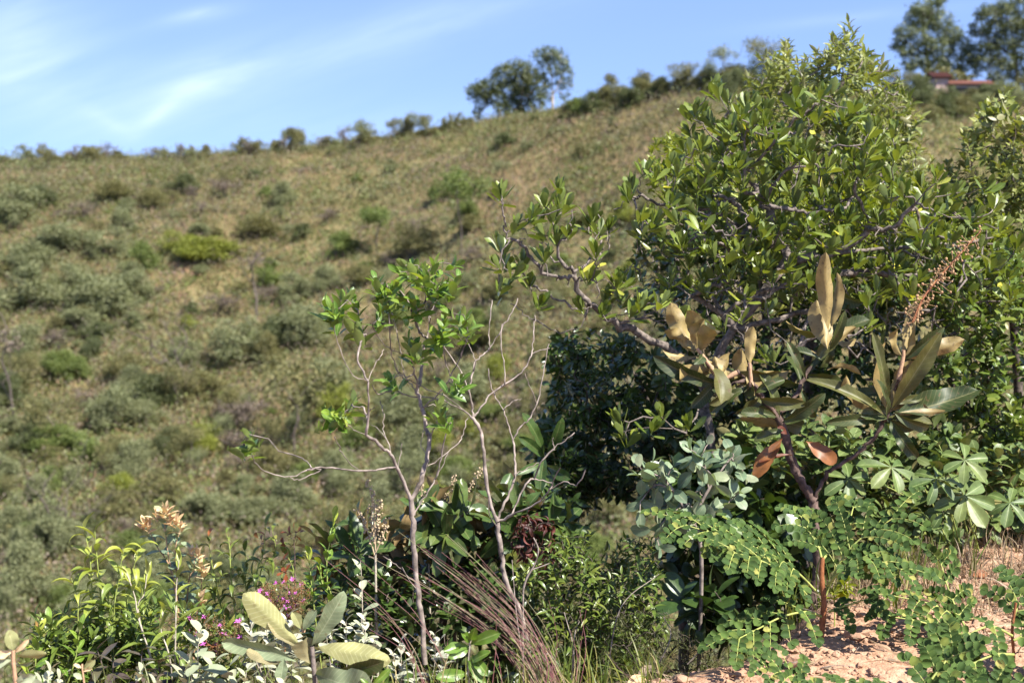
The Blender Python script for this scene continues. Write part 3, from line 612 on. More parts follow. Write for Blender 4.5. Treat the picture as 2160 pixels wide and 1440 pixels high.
far_tree('bare_tree', hd(540, 675), [[(540, 675), (541, 640), (535, 600), (530, 560)], [(541, 645), (552, 600), (560, 565)], [(535, 600), (515, 575), (505, 550)]], [(530, 545, 38, 16)], 'far_brown', 'far_bark', 'upright bare tree with thin brown crown right of the yellow shrub', extra=40, rt=.016, seed=5)
far_tree('bare_tree', hd(122, 1190), [[(122, 1190), (121, 1150), (110, 1115), (90, 1095)], [(110, 1115), (95, 1060), (65, 1030)], [(121, 1160), (135, 1110), (140, 1080)]], [], None, 'far_bark', 'forked bare tree low on the left slope above the drooping bush', extra=70, rt=.012, seed=6)
far_tree('bare_tree', hd(25, 900), [[(25, 900), (28, 860), (15, 830), (0, 800)], [(28, 870), (20, 810), (5, 760), (15, 730)]], [(10, 720, 50, 30)], 'far_brown', 'far_bark', 'bare tree with brown twigs at the left edge of the slope', extra=50, rt=.012, seed=8)
# ridge trees
far_tree('dark_tree', 140, [[(1085, 262), (1090, 235), (1100, 205), (1105, 170)], [(1088, 250), (1060, 225), (1030, 205), (1000, 195)], [(1100, 215), (1125, 190), (1130, 160)], [(1005, 258), (1012, 235), (1005, 212)], [(1060, 255), (1070, 225), (1075, 190)]],
         [(1000, 195, 20, 14), (1022, 190, 24, 18), (1040, 180, 26, 20), (1065, 160, 26, 22), (1090, 150, 28, 22), (1105, 175, 28, 24), (1075, 190, 26, 20), (1045, 205, 22, 16), (1015, 215, 16, 14), (1100, 205, 26, 22), (1125, 185, 22, 26), (1085, 225, 26, 16), (1060, 232, 20, 14), (1110, 232, 24, 18), (1008, 240, 10, 10), (1135, 215, 16, 20), (1120, 155, 18, 16)],
         'far_dark', 'far_bark', 'big dark wide-crowned tree standing on the ridge line', dens=55, ls=.26, seed=11, rt=.035, lsc=.95)
far_tree('gum_tree', 137, [[(1163, 258), (1165, 225), (1166, 190), (1162, 150), (1155, 125)], [(1166, 200), (1180, 175), (1188, 150)], [(1165, 215), (1150, 190), (1145, 165)]],
         [(1142, 118, 18, 15), (1160, 112, 16, 12), (1178, 118, 18, 14), (1150, 135, 18, 14), (1185, 135, 16, 16), (1195, 155, 13, 16), (1170, 150, 15, 12), (1140, 155, 14, 14), (1198, 178, 10, 12), (1150, 175, 12, 12), (1178, 180, 12, 9), (1142, 195, 12, 12), (1190, 200, 9, 9), (1165, 205, 8, 8)],
         'far_euc', 'far_bark_pale', 'pale airy gum tree rising right of the big dark ridge tree', dens=50, ls=.36, T=LTL, seed=12, rt=.028, shell=.4, lsc=.92)
far_tree('leafy_shrub', 136, [[(1150, 270), (1150, 250)], [(1150, 260), (1165, 248)]], [(1150, 248, 18, 12), (1168, 250, 16, 12), (1180, 258, 12, 9)], 'far_olive', 'far_bark', 'olive shrub at the foot of the pale airy gum tree', 'shrub', dens=22, ls=.25, seed=13)
far_tree('gum_tree', 131, [[(1965, 215), (1960, 170), (1955, 120), (1950, 70), (1948, 30)], [(1957, 120), (1920, 95), (1905, 75)], [(1955, 110), (1990, 80), (2000, 50)], [(1960, 160), (2000, 120), (2030, 100)]],
         [(1945, 18, 26, 18), (1965, 22, 24, 18), (1930, 42, 24, 18), (1985, 48, 26, 20), (1955, 50, 24, 18), (1908, 70, 22, 16), (1940, 80, 26, 16), (1895, 92, 18, 13), (2005, 75, 24, 20), (1975, 95, 28, 20), (1915, 110, 22, 14), (2025, 98, 28, 20), (2000, 125, 30, 18), (2050, 120, 26, 18), (1945, 125, 26, 16), (1920, 138, 18, 12), (1975, 145, 26, 16), (2040, 150, 26, 16), (1985, 5, 16, 10)],
         'far_euc', 'far_bark', 'tallest gum tree with layered crown behind the bushy tree top', dens=75, ls=.36, T=LTL, seed=14, rt=.035, shell=.45, lsc=.9)
far_tree('gum_tree', 129, [[(2150, 215), (2145, 160), (2140, 100), (2130, 50)], [(2143, 120), (2090, 90), (2070, 70)], [(2140, 100), (2180, 60), (2190, 30)]],
         [(2085, 30, 28, 16), (2115, 20, 28, 16), (2150, 15, 28, 18), (2068, 62, 24, 15), (2100, 60, 26, 18), (2135, 50, 26, 18), (2165, 60, 28, 22), (2090, 95, 26, 18), (2125, 90, 28, 20), (2160, 110, 28, 24), (2080, 130, 26, 16), (2115, 130, 28, 20), (2190, 40, 28, 24), (2150, 155, 28, 18), (2200, 90, 28, 28), (2100, 165, 24, 14)],
         'far_dark', 'far_bark', 'broad dark gum tree cut by the right edge of the frame', dens=75, ls=.36, T=LTL, seed=15, rt=.035, shell=.45, lsc=.9)
far_tree('broad_tree', 127, [[(1990, 215), (1985, 190), (1975, 165)], [(1987, 200), (2010, 175)]], [(1950, 165, 26, 16), (1980, 158, 28, 16), (2010, 165, 26, 14), (1940, 190, 22, 16), (2035, 172, 22, 14), (1965, 182, 20, 10)], 'far_olive', 'far_bark', 'low olive tree crowding behind the red-roofed house', dens=50, ls=.3, seed=16)

# house on the ridge
HY = 123.0
def box(mb, c, s):
    c = np.array(c, float); s = np.array(s, float) / 2
    v = np.array([[x, y, z] for x in (-1, 1) for y in (-1, 1) for z in (-1, 1)]) * s + c
    mb.add(v, [[0, 1, 3, 2], [4, 6, 7, 5], [0, 4, 5, 1], [2, 3, 7, 6], [0, 2, 6, 4], [1, 5, 7, 3]])
hb_ = P(2020, 222, HY); he = empty('farm_house', hb_, 'small pink-walled house with red tiled roof half hidden by shrubs on the ridge', 'house')
wallm = plainmat('pink_wash_wall', (.42, .3, .27), .9); roofm = plainmat('red_roof_tile', (.2, .085, .06), .9); whitem = plainmat('pale_wall', (.42, .36, .36), .9); darkm = plainmat('dark_opening', (.03, .025, .025), .6)
s_ = HY / FPX
mb = MB(); box(mb, hb_ + (-44 * s_, 0, .9), (26 * s_, 3, 2.6)); mb.build('wall', wallm, he, smooth=False)
mb = MB(); box(mb, hb_ + (15 * s_, .4, .65), (92 * s_, 3.4, 2.0)); mb.build('wall', whitem, he, smooth=False)
def roof(x, y, z, wx, wy, hh, over=.3):
    mb = MB(); n = 24; xs_ = np.linspace(-wx / 2 - over, wx / 2 + over, n * 2 + 1)
    for sgn in (-1, 1):
        t = np.linspace(0, 1, 4); Xg, Tg = np.meshgrid(xs_, t, indexing='ij')
        Zg = z + hh * (1 - Tg) + .05 * (np.arange(len(xs_)) % 2)[:, None]; Yg = y + sgn * Tg * (wy / 2 + over)
        top = np.stack([Xg + x, Yg, Zg], -1).reshape(-1, 3); f = grid_faces(len(xs_), 4)
        mb.add(top, f); mb.add(top - np.array([0, 0, .12]), f[:, ::-1])
    return mb
roof(hb_[0] - 44 * s_, hb_[1], hb_[2] + 2.22, 26 * s_, 3, .55).build('roof', roofm, he, smooth=False)
roof(hb_[0] + 15 * s_, hb_[1] + .4, hb_[2] + 1.66, 92 * s_, 3.4, .45).build('roof', roofm, he, smooth=False)
for (dx, w_, h_) in ((10, .8, .7), (-8, .7, .7)):
    mb = MB(); box(mb, hb_ + (dx * s_, -1.31, 1.0), (w_, .06, h_)); mb.build('window', darkm, he, smooth=False)
mb = MB(); box(mb, hb_ + (42 * s_, -1.31, .6), (.9, .06, 1.7)); mb.build('door', darkm, he, smooth=False)

# scrub and grass that nobody could count
def scatter_hill(n, rs, dfun, u0=-.47, u1=.47, ya=48, yb=156):
    u = rs.uniform(u0, u1, n); y = np.sqrt(rs.uniform(ya ** 2, yb ** 2, n)); x = u * y; k = rs.rand(n) < dfun(x, y); x = x[k]; y = y[k]
    return np.stack([x, y, hill_z(x, y)], 1)
def gdens(x, y): return np.clip(.55 + .9 * fbm(x / 9, y / 9, 3, 31), .05, 1)
rs = np.random.RandomState(21)
pts = scatter_hill(62000, rs, lambda x, y: np.clip(.75 + .6 * fbm(x / 7, y / 7, 3, 31), .1, 1))
mb = MB(); BL = [leaf_t(.15, .6, .09, nl=2, nw=2, fold=0, curl=c) for c in (.3, .8, 1.3)]
tone = np.clip(.5 + .9 * fbm(pts[:, 0] / 7, pts[:, 1] / 7, 4, 55) + .8 * fbm(pts[:, 0] / 1.2, pts[:, 1] / 1.2, 2, 56), 0, 1)
for k in range(4):
    n = len(pts); a = rs.uniform(0, 6.28, n); sp_ = rs.uniform(.15, .8, n); d = np.stack([np.cos(a) * sp_, np.sin(a) * sp_, np.ones(n)], 1)
    place(mb, pts + np.stack([rs.normal(0, .12, n), rs.normal(0, .12, n), np.full(n, -.03)], 1), d, np.stack([np.cos(a), np.sin(a), np.full(n, .5)], 1) + rs.normal(0, .3, (n, 3)), rs.uniform(.3, .75, n), BL, rs, np.clip(tone * .7 + rs.rand(n) * .3, 0, 1))
tag(mb.build('grass', M['far_grass']), 'dry tan and olive grass covering the far hillside', 'grass', None, 'stuff')
for (nm, mt_, n, sd, ls_, lb) in (('scrub', 'far_olive', 34000, 61, .17, 'low olive scrub spread between the hillside shrubs'), ('scrub', 'far_green', 18000, 62, .17, 'low green scrub spread between the hillside shrubs'), ('scrub', 'far_grey', 24000, 63, .18, 'low grey-green scrub spread between the hillside shrubs'), ('scrub', 'far_brown', 27000, 64, .15, 'low brown twiggy scrub spread between the hillside shrubs')):
    rs = np.random.RandomState(sd)
    def df(x, y, sd=sd):
        px = 1080 + x / y * FPX; left = np.clip((620 - px) / 400, 0, 1) * .4; near = np.clip((112 - y) / 45, 0, 1) * .6
        thick = np.clip(1.25 - np.abs(px - 120) / 240, 0, 1) * np.clip(1.3 - np.abs(y - 88) / 22, 0, 1) * (.7 if sd == 63 else .15)
        return np.clip(.55 + left + near + thick + 1.5 * fbm(x / 5, y / 5, 3, sd), 0.02, 1)
    pts = scatter_hill(n, rs, df); mb = MB(); n = len(pts); rad = .2 + 1.15 * rs.rand(n) ** 2.1; hh = rad * rs.uniform(.7, 1.3, n); cl_ = rs.rand(n)
    for k in range(20):
        o = unit(rs.normal(0, 1, (n, 3))); o[:, 2] = np.abs(o[:, 2]); q = pts + o * np.stack([rad, rad, hh], 1) * rs.uniform(.5, 1.15, (n, 1))
        place(mb, q, o + rs.normal(0, .7, (n, 3)), o + rs.normal(0, .5, (n, 3)) + (0, 0, .4), ls_ * rs.uniform(.6, 1.4, n), LT1, rs, np.clip(cl_ * .6 + .4 * rs.rand(n), 0, 1))
    tag(mb.build(nm, M[mt_]), lb, 'scrub', None, 'stuff')

# ------------------------------------------------------------------ near plants: leaf shapes
T_OB = variants(1.15, .5, .37, 6, 1, nl=6, fold=.4, curl=-.3)           # obovate glossy
T_OB2 = variants(1.2, .45, .5, 4, 2, nl=4, fold=.3, curl=.3)
T_EL = variants(.7, .75, .42, 5, 3, nl=5, fold=.3, curl=.5)
T_ELW = variants(.6, .6, .58, 5, 4, nl=6, fold=.25, curl=.4, pet=.08)
T_LA = variants(.75, 1.1, .26, 5, 5, nl=6, fold=.4, curl=.9)
T_DR = variants(.7, 1.25, .27, 5, 6, nl=8, fold=.5, curl=1.5, pet=.05)
T_SM = variants(.6, .8, .45, 4, 7, nl=3, fold=.3, curl=.5)
T_TI = variants(.6, .6, .5, 3, 8, nl=2, nw=2, fold=0, curl=.4)
T_BIG = variants(.9, .7, .36, 6, 9, nl=8, nw=5, fold=.3, curl=.6, wave=.1, freq=2)
T_BLADE = variants(.12, .7, .03, 5, 10, nl=7, nw=2, fold=0, curl=1.0)

def plant(name, label, cat, base, limbs=(), tips=(), T=T_EL, leaf='midgreen', bark='bark_grey', seed=0, rt=.0018, ex=.45, rmax=.05, n=8, span=.07, ang=(80, 25), size=(.07, .05), opp=False,
          up=.3, jit=.03, updir=.35, tipup=.5, group=None, knob=.0, fname='foliage', sname='branches', droop=0, sides=6, k=4, bias=.55, more=None, ljit=0.0, tipsn=None, sort=True, bare=()):
    rs = np.random.RandomState(seed + 500); base = np.asarray(base, float)
    e = empty(name, base, label, cat, group); sk = Skel(rs)
    if limbs:
        for l in limbs: sk.limb(l, k, ljit)
    else: sk.limb([base - (0, 0, .1), base + (0, 0, .06)], 2)
    tips = np.asarray(tips, float).reshape(-1, 3)
    if len(tips):
        if sort:
            d = np.min(np.linalg.norm(tips[:, None, :] - sk.p[None, ::2, :], axis=2), 1); tips = tips[np.argsort(d)]
        for t in tips: sk.tip(t, up=up, jit=jit, bias=bias)
        for t in bare: sk.tip(t, up=up, jit=jit * 2, bias=.2); sk.tips.pop()
    mb = MB(); sk.mesh(mb, rt, ex, rmax, sides, knob); mb.build(sname, M[bark], e)
    ti = np.array(sk.tips, int)
    if len(ti):
        dirs = unit(sk.dir[ti] + np.array([0, 0, tipup])); mb = MB()
        clusters(mb, sk.p[ti], dirs, T, rs, n, span, ang, size, opp, updir=updir, droop=droop)
        mb.build(fname, M[leaf], e)
    if more: more(e, sk, rs)
    return e, sk
def region(poly, n, Ya, Yb, seed, pull=None):
    rs = np.random.RandomState(seed); q = inpoly(poly, n, rs); Yd = rs.uniform(Ya, Yb, n)
    return np.array([P(x, y, Y_) for (x, y), Y_ in zip(q, Yd)])
def gz(px, Y): x = (px - 1080) / FPX * Y; return np.array([x, Y, float(near_z(x, Y))])
def PL(pts, Y, dy=None):
    """traced limb: pixels -> points, depth drifting gently from Y by dy"""
    n = len(pts); dy = dy or 0; return [P(x, y, Y + dy * i / max(n - 1, 1)) for i, (x, y) in enumerate(pts)]

# ---- the two pale-barked saplings
YA = 5.0
A_l = [PL([(897, 1400), (888, 1300), (880, 1240), (872, 1150), (872, 1100), (867, 1055)], YA), PL([(867, 1055), (847, 1008), (834, 979), (824, 958), (805, 942), (772, 917)], YA, -.12),
       PL([(772, 917), (778, 875), (777, 804)], YA - .12, -.05), PL([(777, 804), (738, 783), (713, 721), (705, 687)], YA - .17, -.12), PL([(777, 804), (757, 767), (757, 733), (767, 708)], YA - .17, .1), PL([(777, 804), (792, 767), (800, 755), (810, 737)], YA - .17, .2),
       PL([(772, 917), (745, 905), (730, 892)], YA - .12, -.1), PL([(834, 985), (800, 990), (759, 992), (697, 987), (659, 987), (613, 1006), (567, 996), (542, 979), (532, 960)], YA - .05, -.35),
       PL([(759, 992), (730, 967), (717, 942), (705, 921)], YA - .12, -.2), PL([(659, 987), (648, 974), (638, 966)], YA - .25, .1), PL([(678, 990), (650, 1004), (630, 1012), (612, 1006)], YA - .25, -.05),
       PL([(867, 1055), (885, 1022), (895, 986), (902, 965), (905, 925), (900, 910), (895, 880), (890, 860)], YA, .15), PL([(890, 860), (884, 835), (872, 815), (858, 800), (850, 775), (845, 740), (834, 687), (826, 660)], YA + .15, .1),
       PL([(890, 860), (915, 840), (940, 812), (962, 772), (975, 745), (984, 717)], YA + .15, -.15), PL([(880, 822), (886, 800), (892, 760), (901, 708), (909, 658), (922, 633)], YA + .17, .1), PL([(880, 815), (873, 780), (868, 750)], YA + .15, -.1),
       PL([(897, 986), (935, 960), (965, 935), (977, 915), (987, 882)], YA + .05, .2), PL([(875, 1085), (890, 1055), (915, 1017), (927, 995), (945, 955)], YA, .1), PL([(920, 1008), (930, 965), (937, 932), (951, 895), (951, 893)], YA + .05, -.1),
       PL([(825, 958), (815, 920), (807, 902), (810, 880), (806, 860), (802, 845)], YA - .06, .2), PL([(815, 925), (798, 905), (782, 895)], YA - .03, .1), PL([(902, 965), (890, 940), (892, 912), (897, 905)], YA + .1, .1), PL([(905, 930), (917, 900), (925, 880)], YA + .1, -.1),
       PL([(774, 880), (768, 860), (748, 858)], YA - .12, .05), PL([(777, 870), (790, 858)], YA - .12, -.02), PL([(840, 975), (846, 952), (848, 935)], YA, .05), PL([(856, 797), (840, 780), (832, 762)], YA + .1, -.1), PL([(845, 745), (820, 735), (800, 715), (786, 690)], YA + .1, -.15),
       PL([(909, 670), (898, 655), (898, 630)], YA + .15, 0), PL([(901, 715), (885, 700), (876, 675), (868, 655)], YA + .15, -.1), PL([(880, 1230), (862, 1215), (835, 1190), (808, 1172)], YA, -.05), PL([(884, 1250), (865, 1225), (848, 1195)], YA, -.03)]
def tips_at(lst, Y, sp=.12, seed=0):
    rs = np.random.RandomState(seed); return [P(x, y, Y + rs.uniform(-sp, sp)) for x, y in lst]
Atips = tips_at([(688, 640), (700, 652), (694, 668), (738, 622), (748, 640), (724, 628), (760, 700), (745, 690), (805, 612), (795, 598), (812, 640), (792, 590), (834, 600), (846, 615), (855, 560), (842, 575), (868, 572), (876, 560), (826, 640), (800, 660), (917, 560), (905, 590), (913, 603), (925, 612), (938, 600), (959, 560), (965, 585), (895, 575), (872, 640), (880, 655),
                 (938, 675), (945, 660), (930, 700), (922, 715), (863, 718), (875, 728), (917, 738), (880, 735), (980, 670), (990, 680), (972, 690), (998, 690), (690, 868), (702, 880), (722, 872), (712, 895), (522, 915), (528, 935), (519, 948), (929, 850), (935, 865), (928, 878), (748, 848), (822, 798), (815, 808), (972, 800), (965, 815), (730, 880)], 5.05, .14, 2)
plant('sapling', 'left pale-barked sapling with bare twigs and fresh green leaf tufts', 'tree', gz(897, YA), A_l, Atips, T_EL, 'sap', 'bark_pale', 31, .0017, .45, .013, 9, .075, (55, 8), (.072, .045), True, knob=.3, up=.1, ljit=.002, group=None, tipup=.9, sname='trunk', bias=.3)
YB = 5.25
B_l = [PL([(1112, 1360), (1097, 1290), (1070, 1233), (1060, 1183), (1052, 1133), (1050, 1100)], YB), PL([(1050, 1100), (1037, 1067), (1025, 1002), (1020, 952), (1014, 912), (1000, 885), (992, 877)], YB, .05),
       PL([(992, 877), (965, 855), (940, 835), (915, 826), (882, 812), (852, 796), (837, 782), (825, 740), (822, 710), (820, 660)], YB + .05, -.3), PL([(975, 864), (925, 841), (865, 836), (835, 825), (797, 829), (785, 812)], YB + .03, -.25), PL([(835, 825), (815, 815), (810, 802)], YB - .15, 0),
       PL([(998, 882), (997, 860), (989, 825)], YB + .05, .02), PL([(989, 825), (995, 790), (1002, 765), (1018, 748), (1034, 733), (1059, 692), (1080, 658), (1092, 629)], YB + .07, .2), PL([(989, 825), (965, 807), (950, 795), (941, 765), (936, 735), (930, 725)], YB + .07, -.15),
       PL([(1002, 877), (1015, 860), (1030, 835), (1065, 810), (1100, 785), (1117, 755), (1124, 735), (1126, 700), (1128, 665)], YB + .05, .2), PL([(1120, 746), (1140, 740), (1159, 734)], YB + .2, .05), PL([(1065, 810), (1063, 770), (1057, 730), (1059, 683)], YB + .1, .1), PL([(1034, 733), (1032, 700), (1034, 660), (1038, 633)], YB + .15, .1),
       PL([(1050, 1095), (1062, 1065), (1077, 1037), (1087, 997), (1085, 960), (1082, 930)], YB, .1), PL([(1082, 930), (1070, 890), (1060, 862), (1042, 832), (1035, 807), (1030, 777)], YB + .1, .05), PL([(1083, 925), (1097, 900), (1115, 885), (1132, 850), (1142, 810), (1150, 762), (1158, 725)], YB + .1, .15), PL([(1131, 850), (1120, 820), (1107, 787)], YB + .18, -.1),
       PL([(1055, 1097), (1090, 1082), (1132, 1060), (1160, 1032), (1170, 1005), (1182, 985)], YB, -.25), PL([(1160, 1032), (1190, 1015), (1215, 1022), (1235, 990)], YB - .18, -.1), PL([(1050, 1110), (1032, 1085), (1030, 1050)], YB, -.1), PL([(989, 830), (975, 790), (955, 755), (935, 725), (925, 700), (905, 690)], YB + .05, .1), PL([(1004, 765), (995, 740), (985, 720)], YB + .07, .1),
       PL([(1065, 860), (1085, 845), (1100, 840)], YB + .1, .1), PL([(1085, 1070), (1110, 1020), (1128, 1010), (1165, 1018)], YB, .05), PL([(1140, 975), (1165, 948), (1190, 930), (1212, 912)], YB, .0), PL([(1085, 1000), (1110, 990), (1140, 975)], YB, .05), PL([(1170, 948), (1166, 935), (1167, 922)], YB, 0)]
plant('sapling', 'right pale-barked leafless sapling leaning left behind the red stalks', 'tree', gz(1112, YB), B_l, tips_at([(1455 / 3 + 640 + 5, 1130), (1108, 1228)], YB, .02, 1)[:0], T_EL, 'sap', 'bark_pale', 32, .0022, .47, .014, knob=.35, ljit=.002, sname='trunk')
plant('dead_stick', 'pale dead forked stick standing right of the leafless sapling', 'stick', gz(1105, 5.1), [[gz(1105, 5.1) - (0, 0, .05)] + PL([(1103, 1290), (1107, 1230), (1125, 1195), (1133, 1175), (1135, 1155), (1125, 1133)], 5.1), PL([(1125, 1200), (1145, 1193), (1160, 1187)], 5.1)], [], bark='bark_pale', seed=33, rt=.0028, knob=.3, sname='stick')

# ---- the glossy rosette tree
def z5(l): return [(1280 + x / 2.4545, y / 2.4545) for x, y in l]
def zl(l): return [(1080 + x / 3.4275, 340 + y / 3.4275) for x, y in l]
def zm(l): return [(1280 + x / 2.4545, 500 + y / 2.4545) for x, y in l]
YT = 6.3
T_l = [PL([(1560, 1250), (1530, 1100), (1510, 1000), (1492, 880), (1490, 830), (1520, 740), (1560, 680), (1620, 610), (1663, 546)], YT + .3, -.2),
       PL([(1663, 546), (1638, 497), (1618, 440), (1598, 407), (1577, 358), (1565, 326)], YT + .1, -.1), PL([(1490, 835), (1455, 770), (1400, 730), (1340, 700), (1300, 683), (1260, 655), (1240, 640)], YT + .25, -.45),
       PL(zl([(560, 1030), (480, 930), (450, 800)]), YT - .2, -.05), PL(zl([(450, 810), (390, 760), (300, 700), (250, 600)]), YT - .25, .1), PL(zl([(450, 830), (350, 840), (230, 800), (130, 700), (60, 600), (-10, 555), (-50, 480), (-65, 380), (-75, 290)]), YT - .25, -.2),
       PL(zl([(530, 1120), (430, 1060), (350, 1000), (200, 920), (90, 850), (0, 760), (-60, 740)]), YT - .2, .05), PL(zl([(500, 1200), (350, 1230), (200, 1160), (90, 1100), (-10, 1030)]), YT - .2, .1), PL(zl([(460, 790), (600, 700), (700, 640)]), YT - .25, .15), PL(zl([(640, 700), (640, 600), (630, 500)]), YT - .2, .1), PL(zl([(700, 640), (700, 560), (690, 460)]), YT - .1, .05),
       PL(z5([(700, 850), (640, 790), (540, 700), (480, 630)]), YT, -.1), PL(z5([(750, 870), (900, 700), (1000, 610), (1080, 550), (1120, 520)]), YT, -.15), PL(z5([(830, 1020), (930, 890), (1080, 850), (1200, 750)]), YT, -.2), PL(z5([(770, 1200), (690, 1090), (650, 1030), (520, 1000)]), YT + .1, -.1),
       PL(z5([(650, 1040), (460, 1090), (300, 1060), (180, 1010), (130, 1020)]), YT + .05, -.25), PL(z5([(310, 1060), (315, 960)]), YT - .1, 0), PL(z5([(1000, 1350), (1200, 1300), (1360, 1180), (1290, 1020), (1290, 940)]), YT + .1, -.15), PL(z5([(1360, 1190), (1460, 1190), (1560, 1090), (1700, 950)]), YT, -.2), PL(z5([(940, 1350), (1180, 1310), (1500, 1280), (1800, 1260), (2000, 1230)]), YT + .1, .1),
       PL(z5([(830, 1060), (950, 1080), (1040, 1100), (1170, 1090)]), YT, .1), PL(z5([(720, 1000), (715, 800), (720, 680)]), YT, -.1), PL(z5([(600, 1330), (640, 1280), (520, 1250), (500, 1200)]), YT, -.1),
       PL(zm([(600, 400), (740, 300), (850, 270), (960, 220)]), YT + .1, 0), PL(zm([(700, 480), (900, 420), (1050, 380), (1200, 320)]), YT + .1, .1), PL(zm([(440, 300), (560, 260), (640, 240), (780, 320), (850, 310)]), YT, -.1), PL(zm([(1050, 380), (1000, 560), (920, 650)]), YT, -.3), PL(zm([(850, 480), (980, 580)]), YT - .1, -.1), PL(zm([(140, 430), (290, 430)]), YT - .1, 0), PL(zm([(940, 640), (1060, 530), (1130, 520), (1170, 560), (1165, 600)]), YT - .2, -.1),
       PL(zm([(1100, 200), (1350, 190), (1560, 200), (1700, 170), (1900, 120)]), YT + .1, .2), PL(zm([(1350, 190), (1400, 110), (1540, 70)]), YT + .1, .0), PL(zm([(560, 640), (700, 660), (760, 640)]), YT, -.1)]
tA = z5([(555, 460), (620, 520), (580, 490), (460, 580), (430, 600), (540, 640), (490, 760), (205, 890), (250, 910), (130, 960), (110, 1020), (330, 860), (380, 880), (490, 950), (460, 1030), (590, 800), (640, 670), (720, 540), (690, 600), (760, 650), (820, 650), (770, 540), (980, 480), (1100, 500), (1160, 480), (1210, 690), (1000, 820), (1060, 850), (960, 780), (1290, 830), (1370, 870), (1470, 930), (1120, 960), (1080, 960), (1500, 810), (1710, 920), (1830, 1010), (1800, 1000), (1970, 970), (2010, 1070), (1250, 1130), (610, 1120), (560, 1100), (400, 1270), (720, 1320), (190, 1150), (250, 1160), (1530, 1000), (1350, 970), (900, 1180), (1000, 1230), (1700, 1100), (1600, 1080), (1150, 870), (1900, 1150), (2050, 1180), (2130, 1270), (1450, 1060), (880, 790), (830, 1030), (1480, 700), (1650, 1230), (1850, 1330)])
tB = zl([(340, 200), (230, 310), (350, 290), (330, 360), (290, 430), (150, 400), (170, 440), (390, 340), (20, 480), (-80, 240), (-90, 260), (240, 690), (590, 410), (560, 490), (630, 520), (700, 490), (600, 670), (560, 850), (30, 820), (80, 740), (500, 1060), (680, 1000), (760, 870), (840, 880), (940, 1040), (1080, 1030), (650, 1100), (870, 1100), (130, 890), (200, 1040), (-60, 640), (-90, 620), (-40, 760), (-100, 760), (-70, 930), (940, 420), (1030, 450), (920, 520), (1220, 600), (320, 560), (410, 520), (230, 540)])
tC = zm([(400, 70), (730, 90), (60, 240), (100, 230), (330, 230), (80, 340), (200, 350), (300, 330), (620, 200), (690, 420), (590, 470), (840, 380), (830, 620), (860, 640), (1150, 300), (1050, 230), (1160, 60), (1300, 140), (1500, 150), (1630, 200), (1700, 60), (1400, 280), (380, 420), (1350, 460), (280, 930), (240, 1000), (60, 940), (70, 1010), (420, 980), (120, 1060), (1620, 60), (1800, 300)])
def mk(e, sk, rs):
    # dull yellowing leaf here and there
    ti = np.array(sk.tips)[rs.permutation(len(sk.tips))[:45]]; mb = MB()
    clusters(mb, sk.p[ti] - (0, 0, .03), unit(sk.dir[ti] + (0, 0, .2)), T_OB, rs, 2, .03, (110, 95), (.075, .07), rnd=.97); mb.build('yellowing_foliage', M['glossyyoung'], e)
ptsT = tips_at(tA, YT - .1, .2, 3) + tips_at(tB, YT - .3, .15, 4) + tips_at(tC, YT - .15, .15, 5)
rs = np.random.RandomState(9)
ptsT += list(region([(1440, 240), (1560, 200), (1800, 220), (1950, 380), (2100, 480), (2150, 640), (1950, 640), (1500, 640), (1400, 560), (1370, 440)], 350, YT - .3, YT + .65, 12))
plant('glossy_tree', 'gnarled tree with rosettes of thick glossy leaves reaching left over the valley', 'tree', gz(1560, 6.6) , T_l, ptsT, T_OB, 'glossy', 'bark_grey', 41, .0026, .44, .0195, 9, .035, (62, 8), (.092, .066), knob=.45, up=.5, ljit=.006, updir=.2, sname='trunk', tipup=1.5, more=mk, sides=7, bare=list(region([(1330, 560), (1420, 470), (1560, 440), (1800, 470), (1980, 520), (2060, 640), (1900, 740), (1600, 760), (1440, 700)], 230, YT - .3, YT + .4, 13)) + list(region([(1060, 480), (1140, 440), (1300, 440), (1330, 640), (1200, 640)], 26, YT - .4, YT - .1, 14)))

# ---- the bushy tree behind it
topP = [(1480, 330), (1520, 250), (1560, 180), (1600, 120), (1660, 92), (1710, 110), (1745, 100), (1780, 45), (1810, 60), (1830, 110), (1880, 130), (1910, 200), (1950, 250), (1975, 310), (1960, 400), (1990, 480), (1980, 620), (1800, 660), (1560, 620), (1470, 480)]
tt = list(region(topP, 620, 7.3, 8.4, 20)) + tips_at([(1790, 48), (1778, 62), (1800, 75), (1765, 85), (1665, 95), (1640, 120), (1605, 125), (1860, 135), (1880, 150), (1720, 112), (1700, 125), (1830, 115), (1580, 165), (1750, 105), (1905, 190)], 7.8, .2, 6)
plant('bushy_tree', 'tall bushy tree of narrow pale green leaves whose crown tops the right side', 'tree', gz(1700, 7.8) - (0, 0, .3), [[gz(1700, 7.8) - (0, 0, .5), P(1705, 900, 7.8), P(1715, 600, 7.8), P(1740, 350, 7.8), P(1775, 180, 7.8)], PL([(1715, 600), (1640, 420), (1620, 260)], 7.8, -.2), PL([(1715, 580), (1830, 430), (1880, 300)], 7.8, .2), PL([(1712, 650), (1560, 500), (1520, 380)], 7.8, .3)],
      tt, T_LA, 'silver', 'bark_grey', 42, .0026, .45, .06, 14, .14, (75, 20), (.088, .06), up=.2, updir=.4, tipup=.9, sname='trunk')
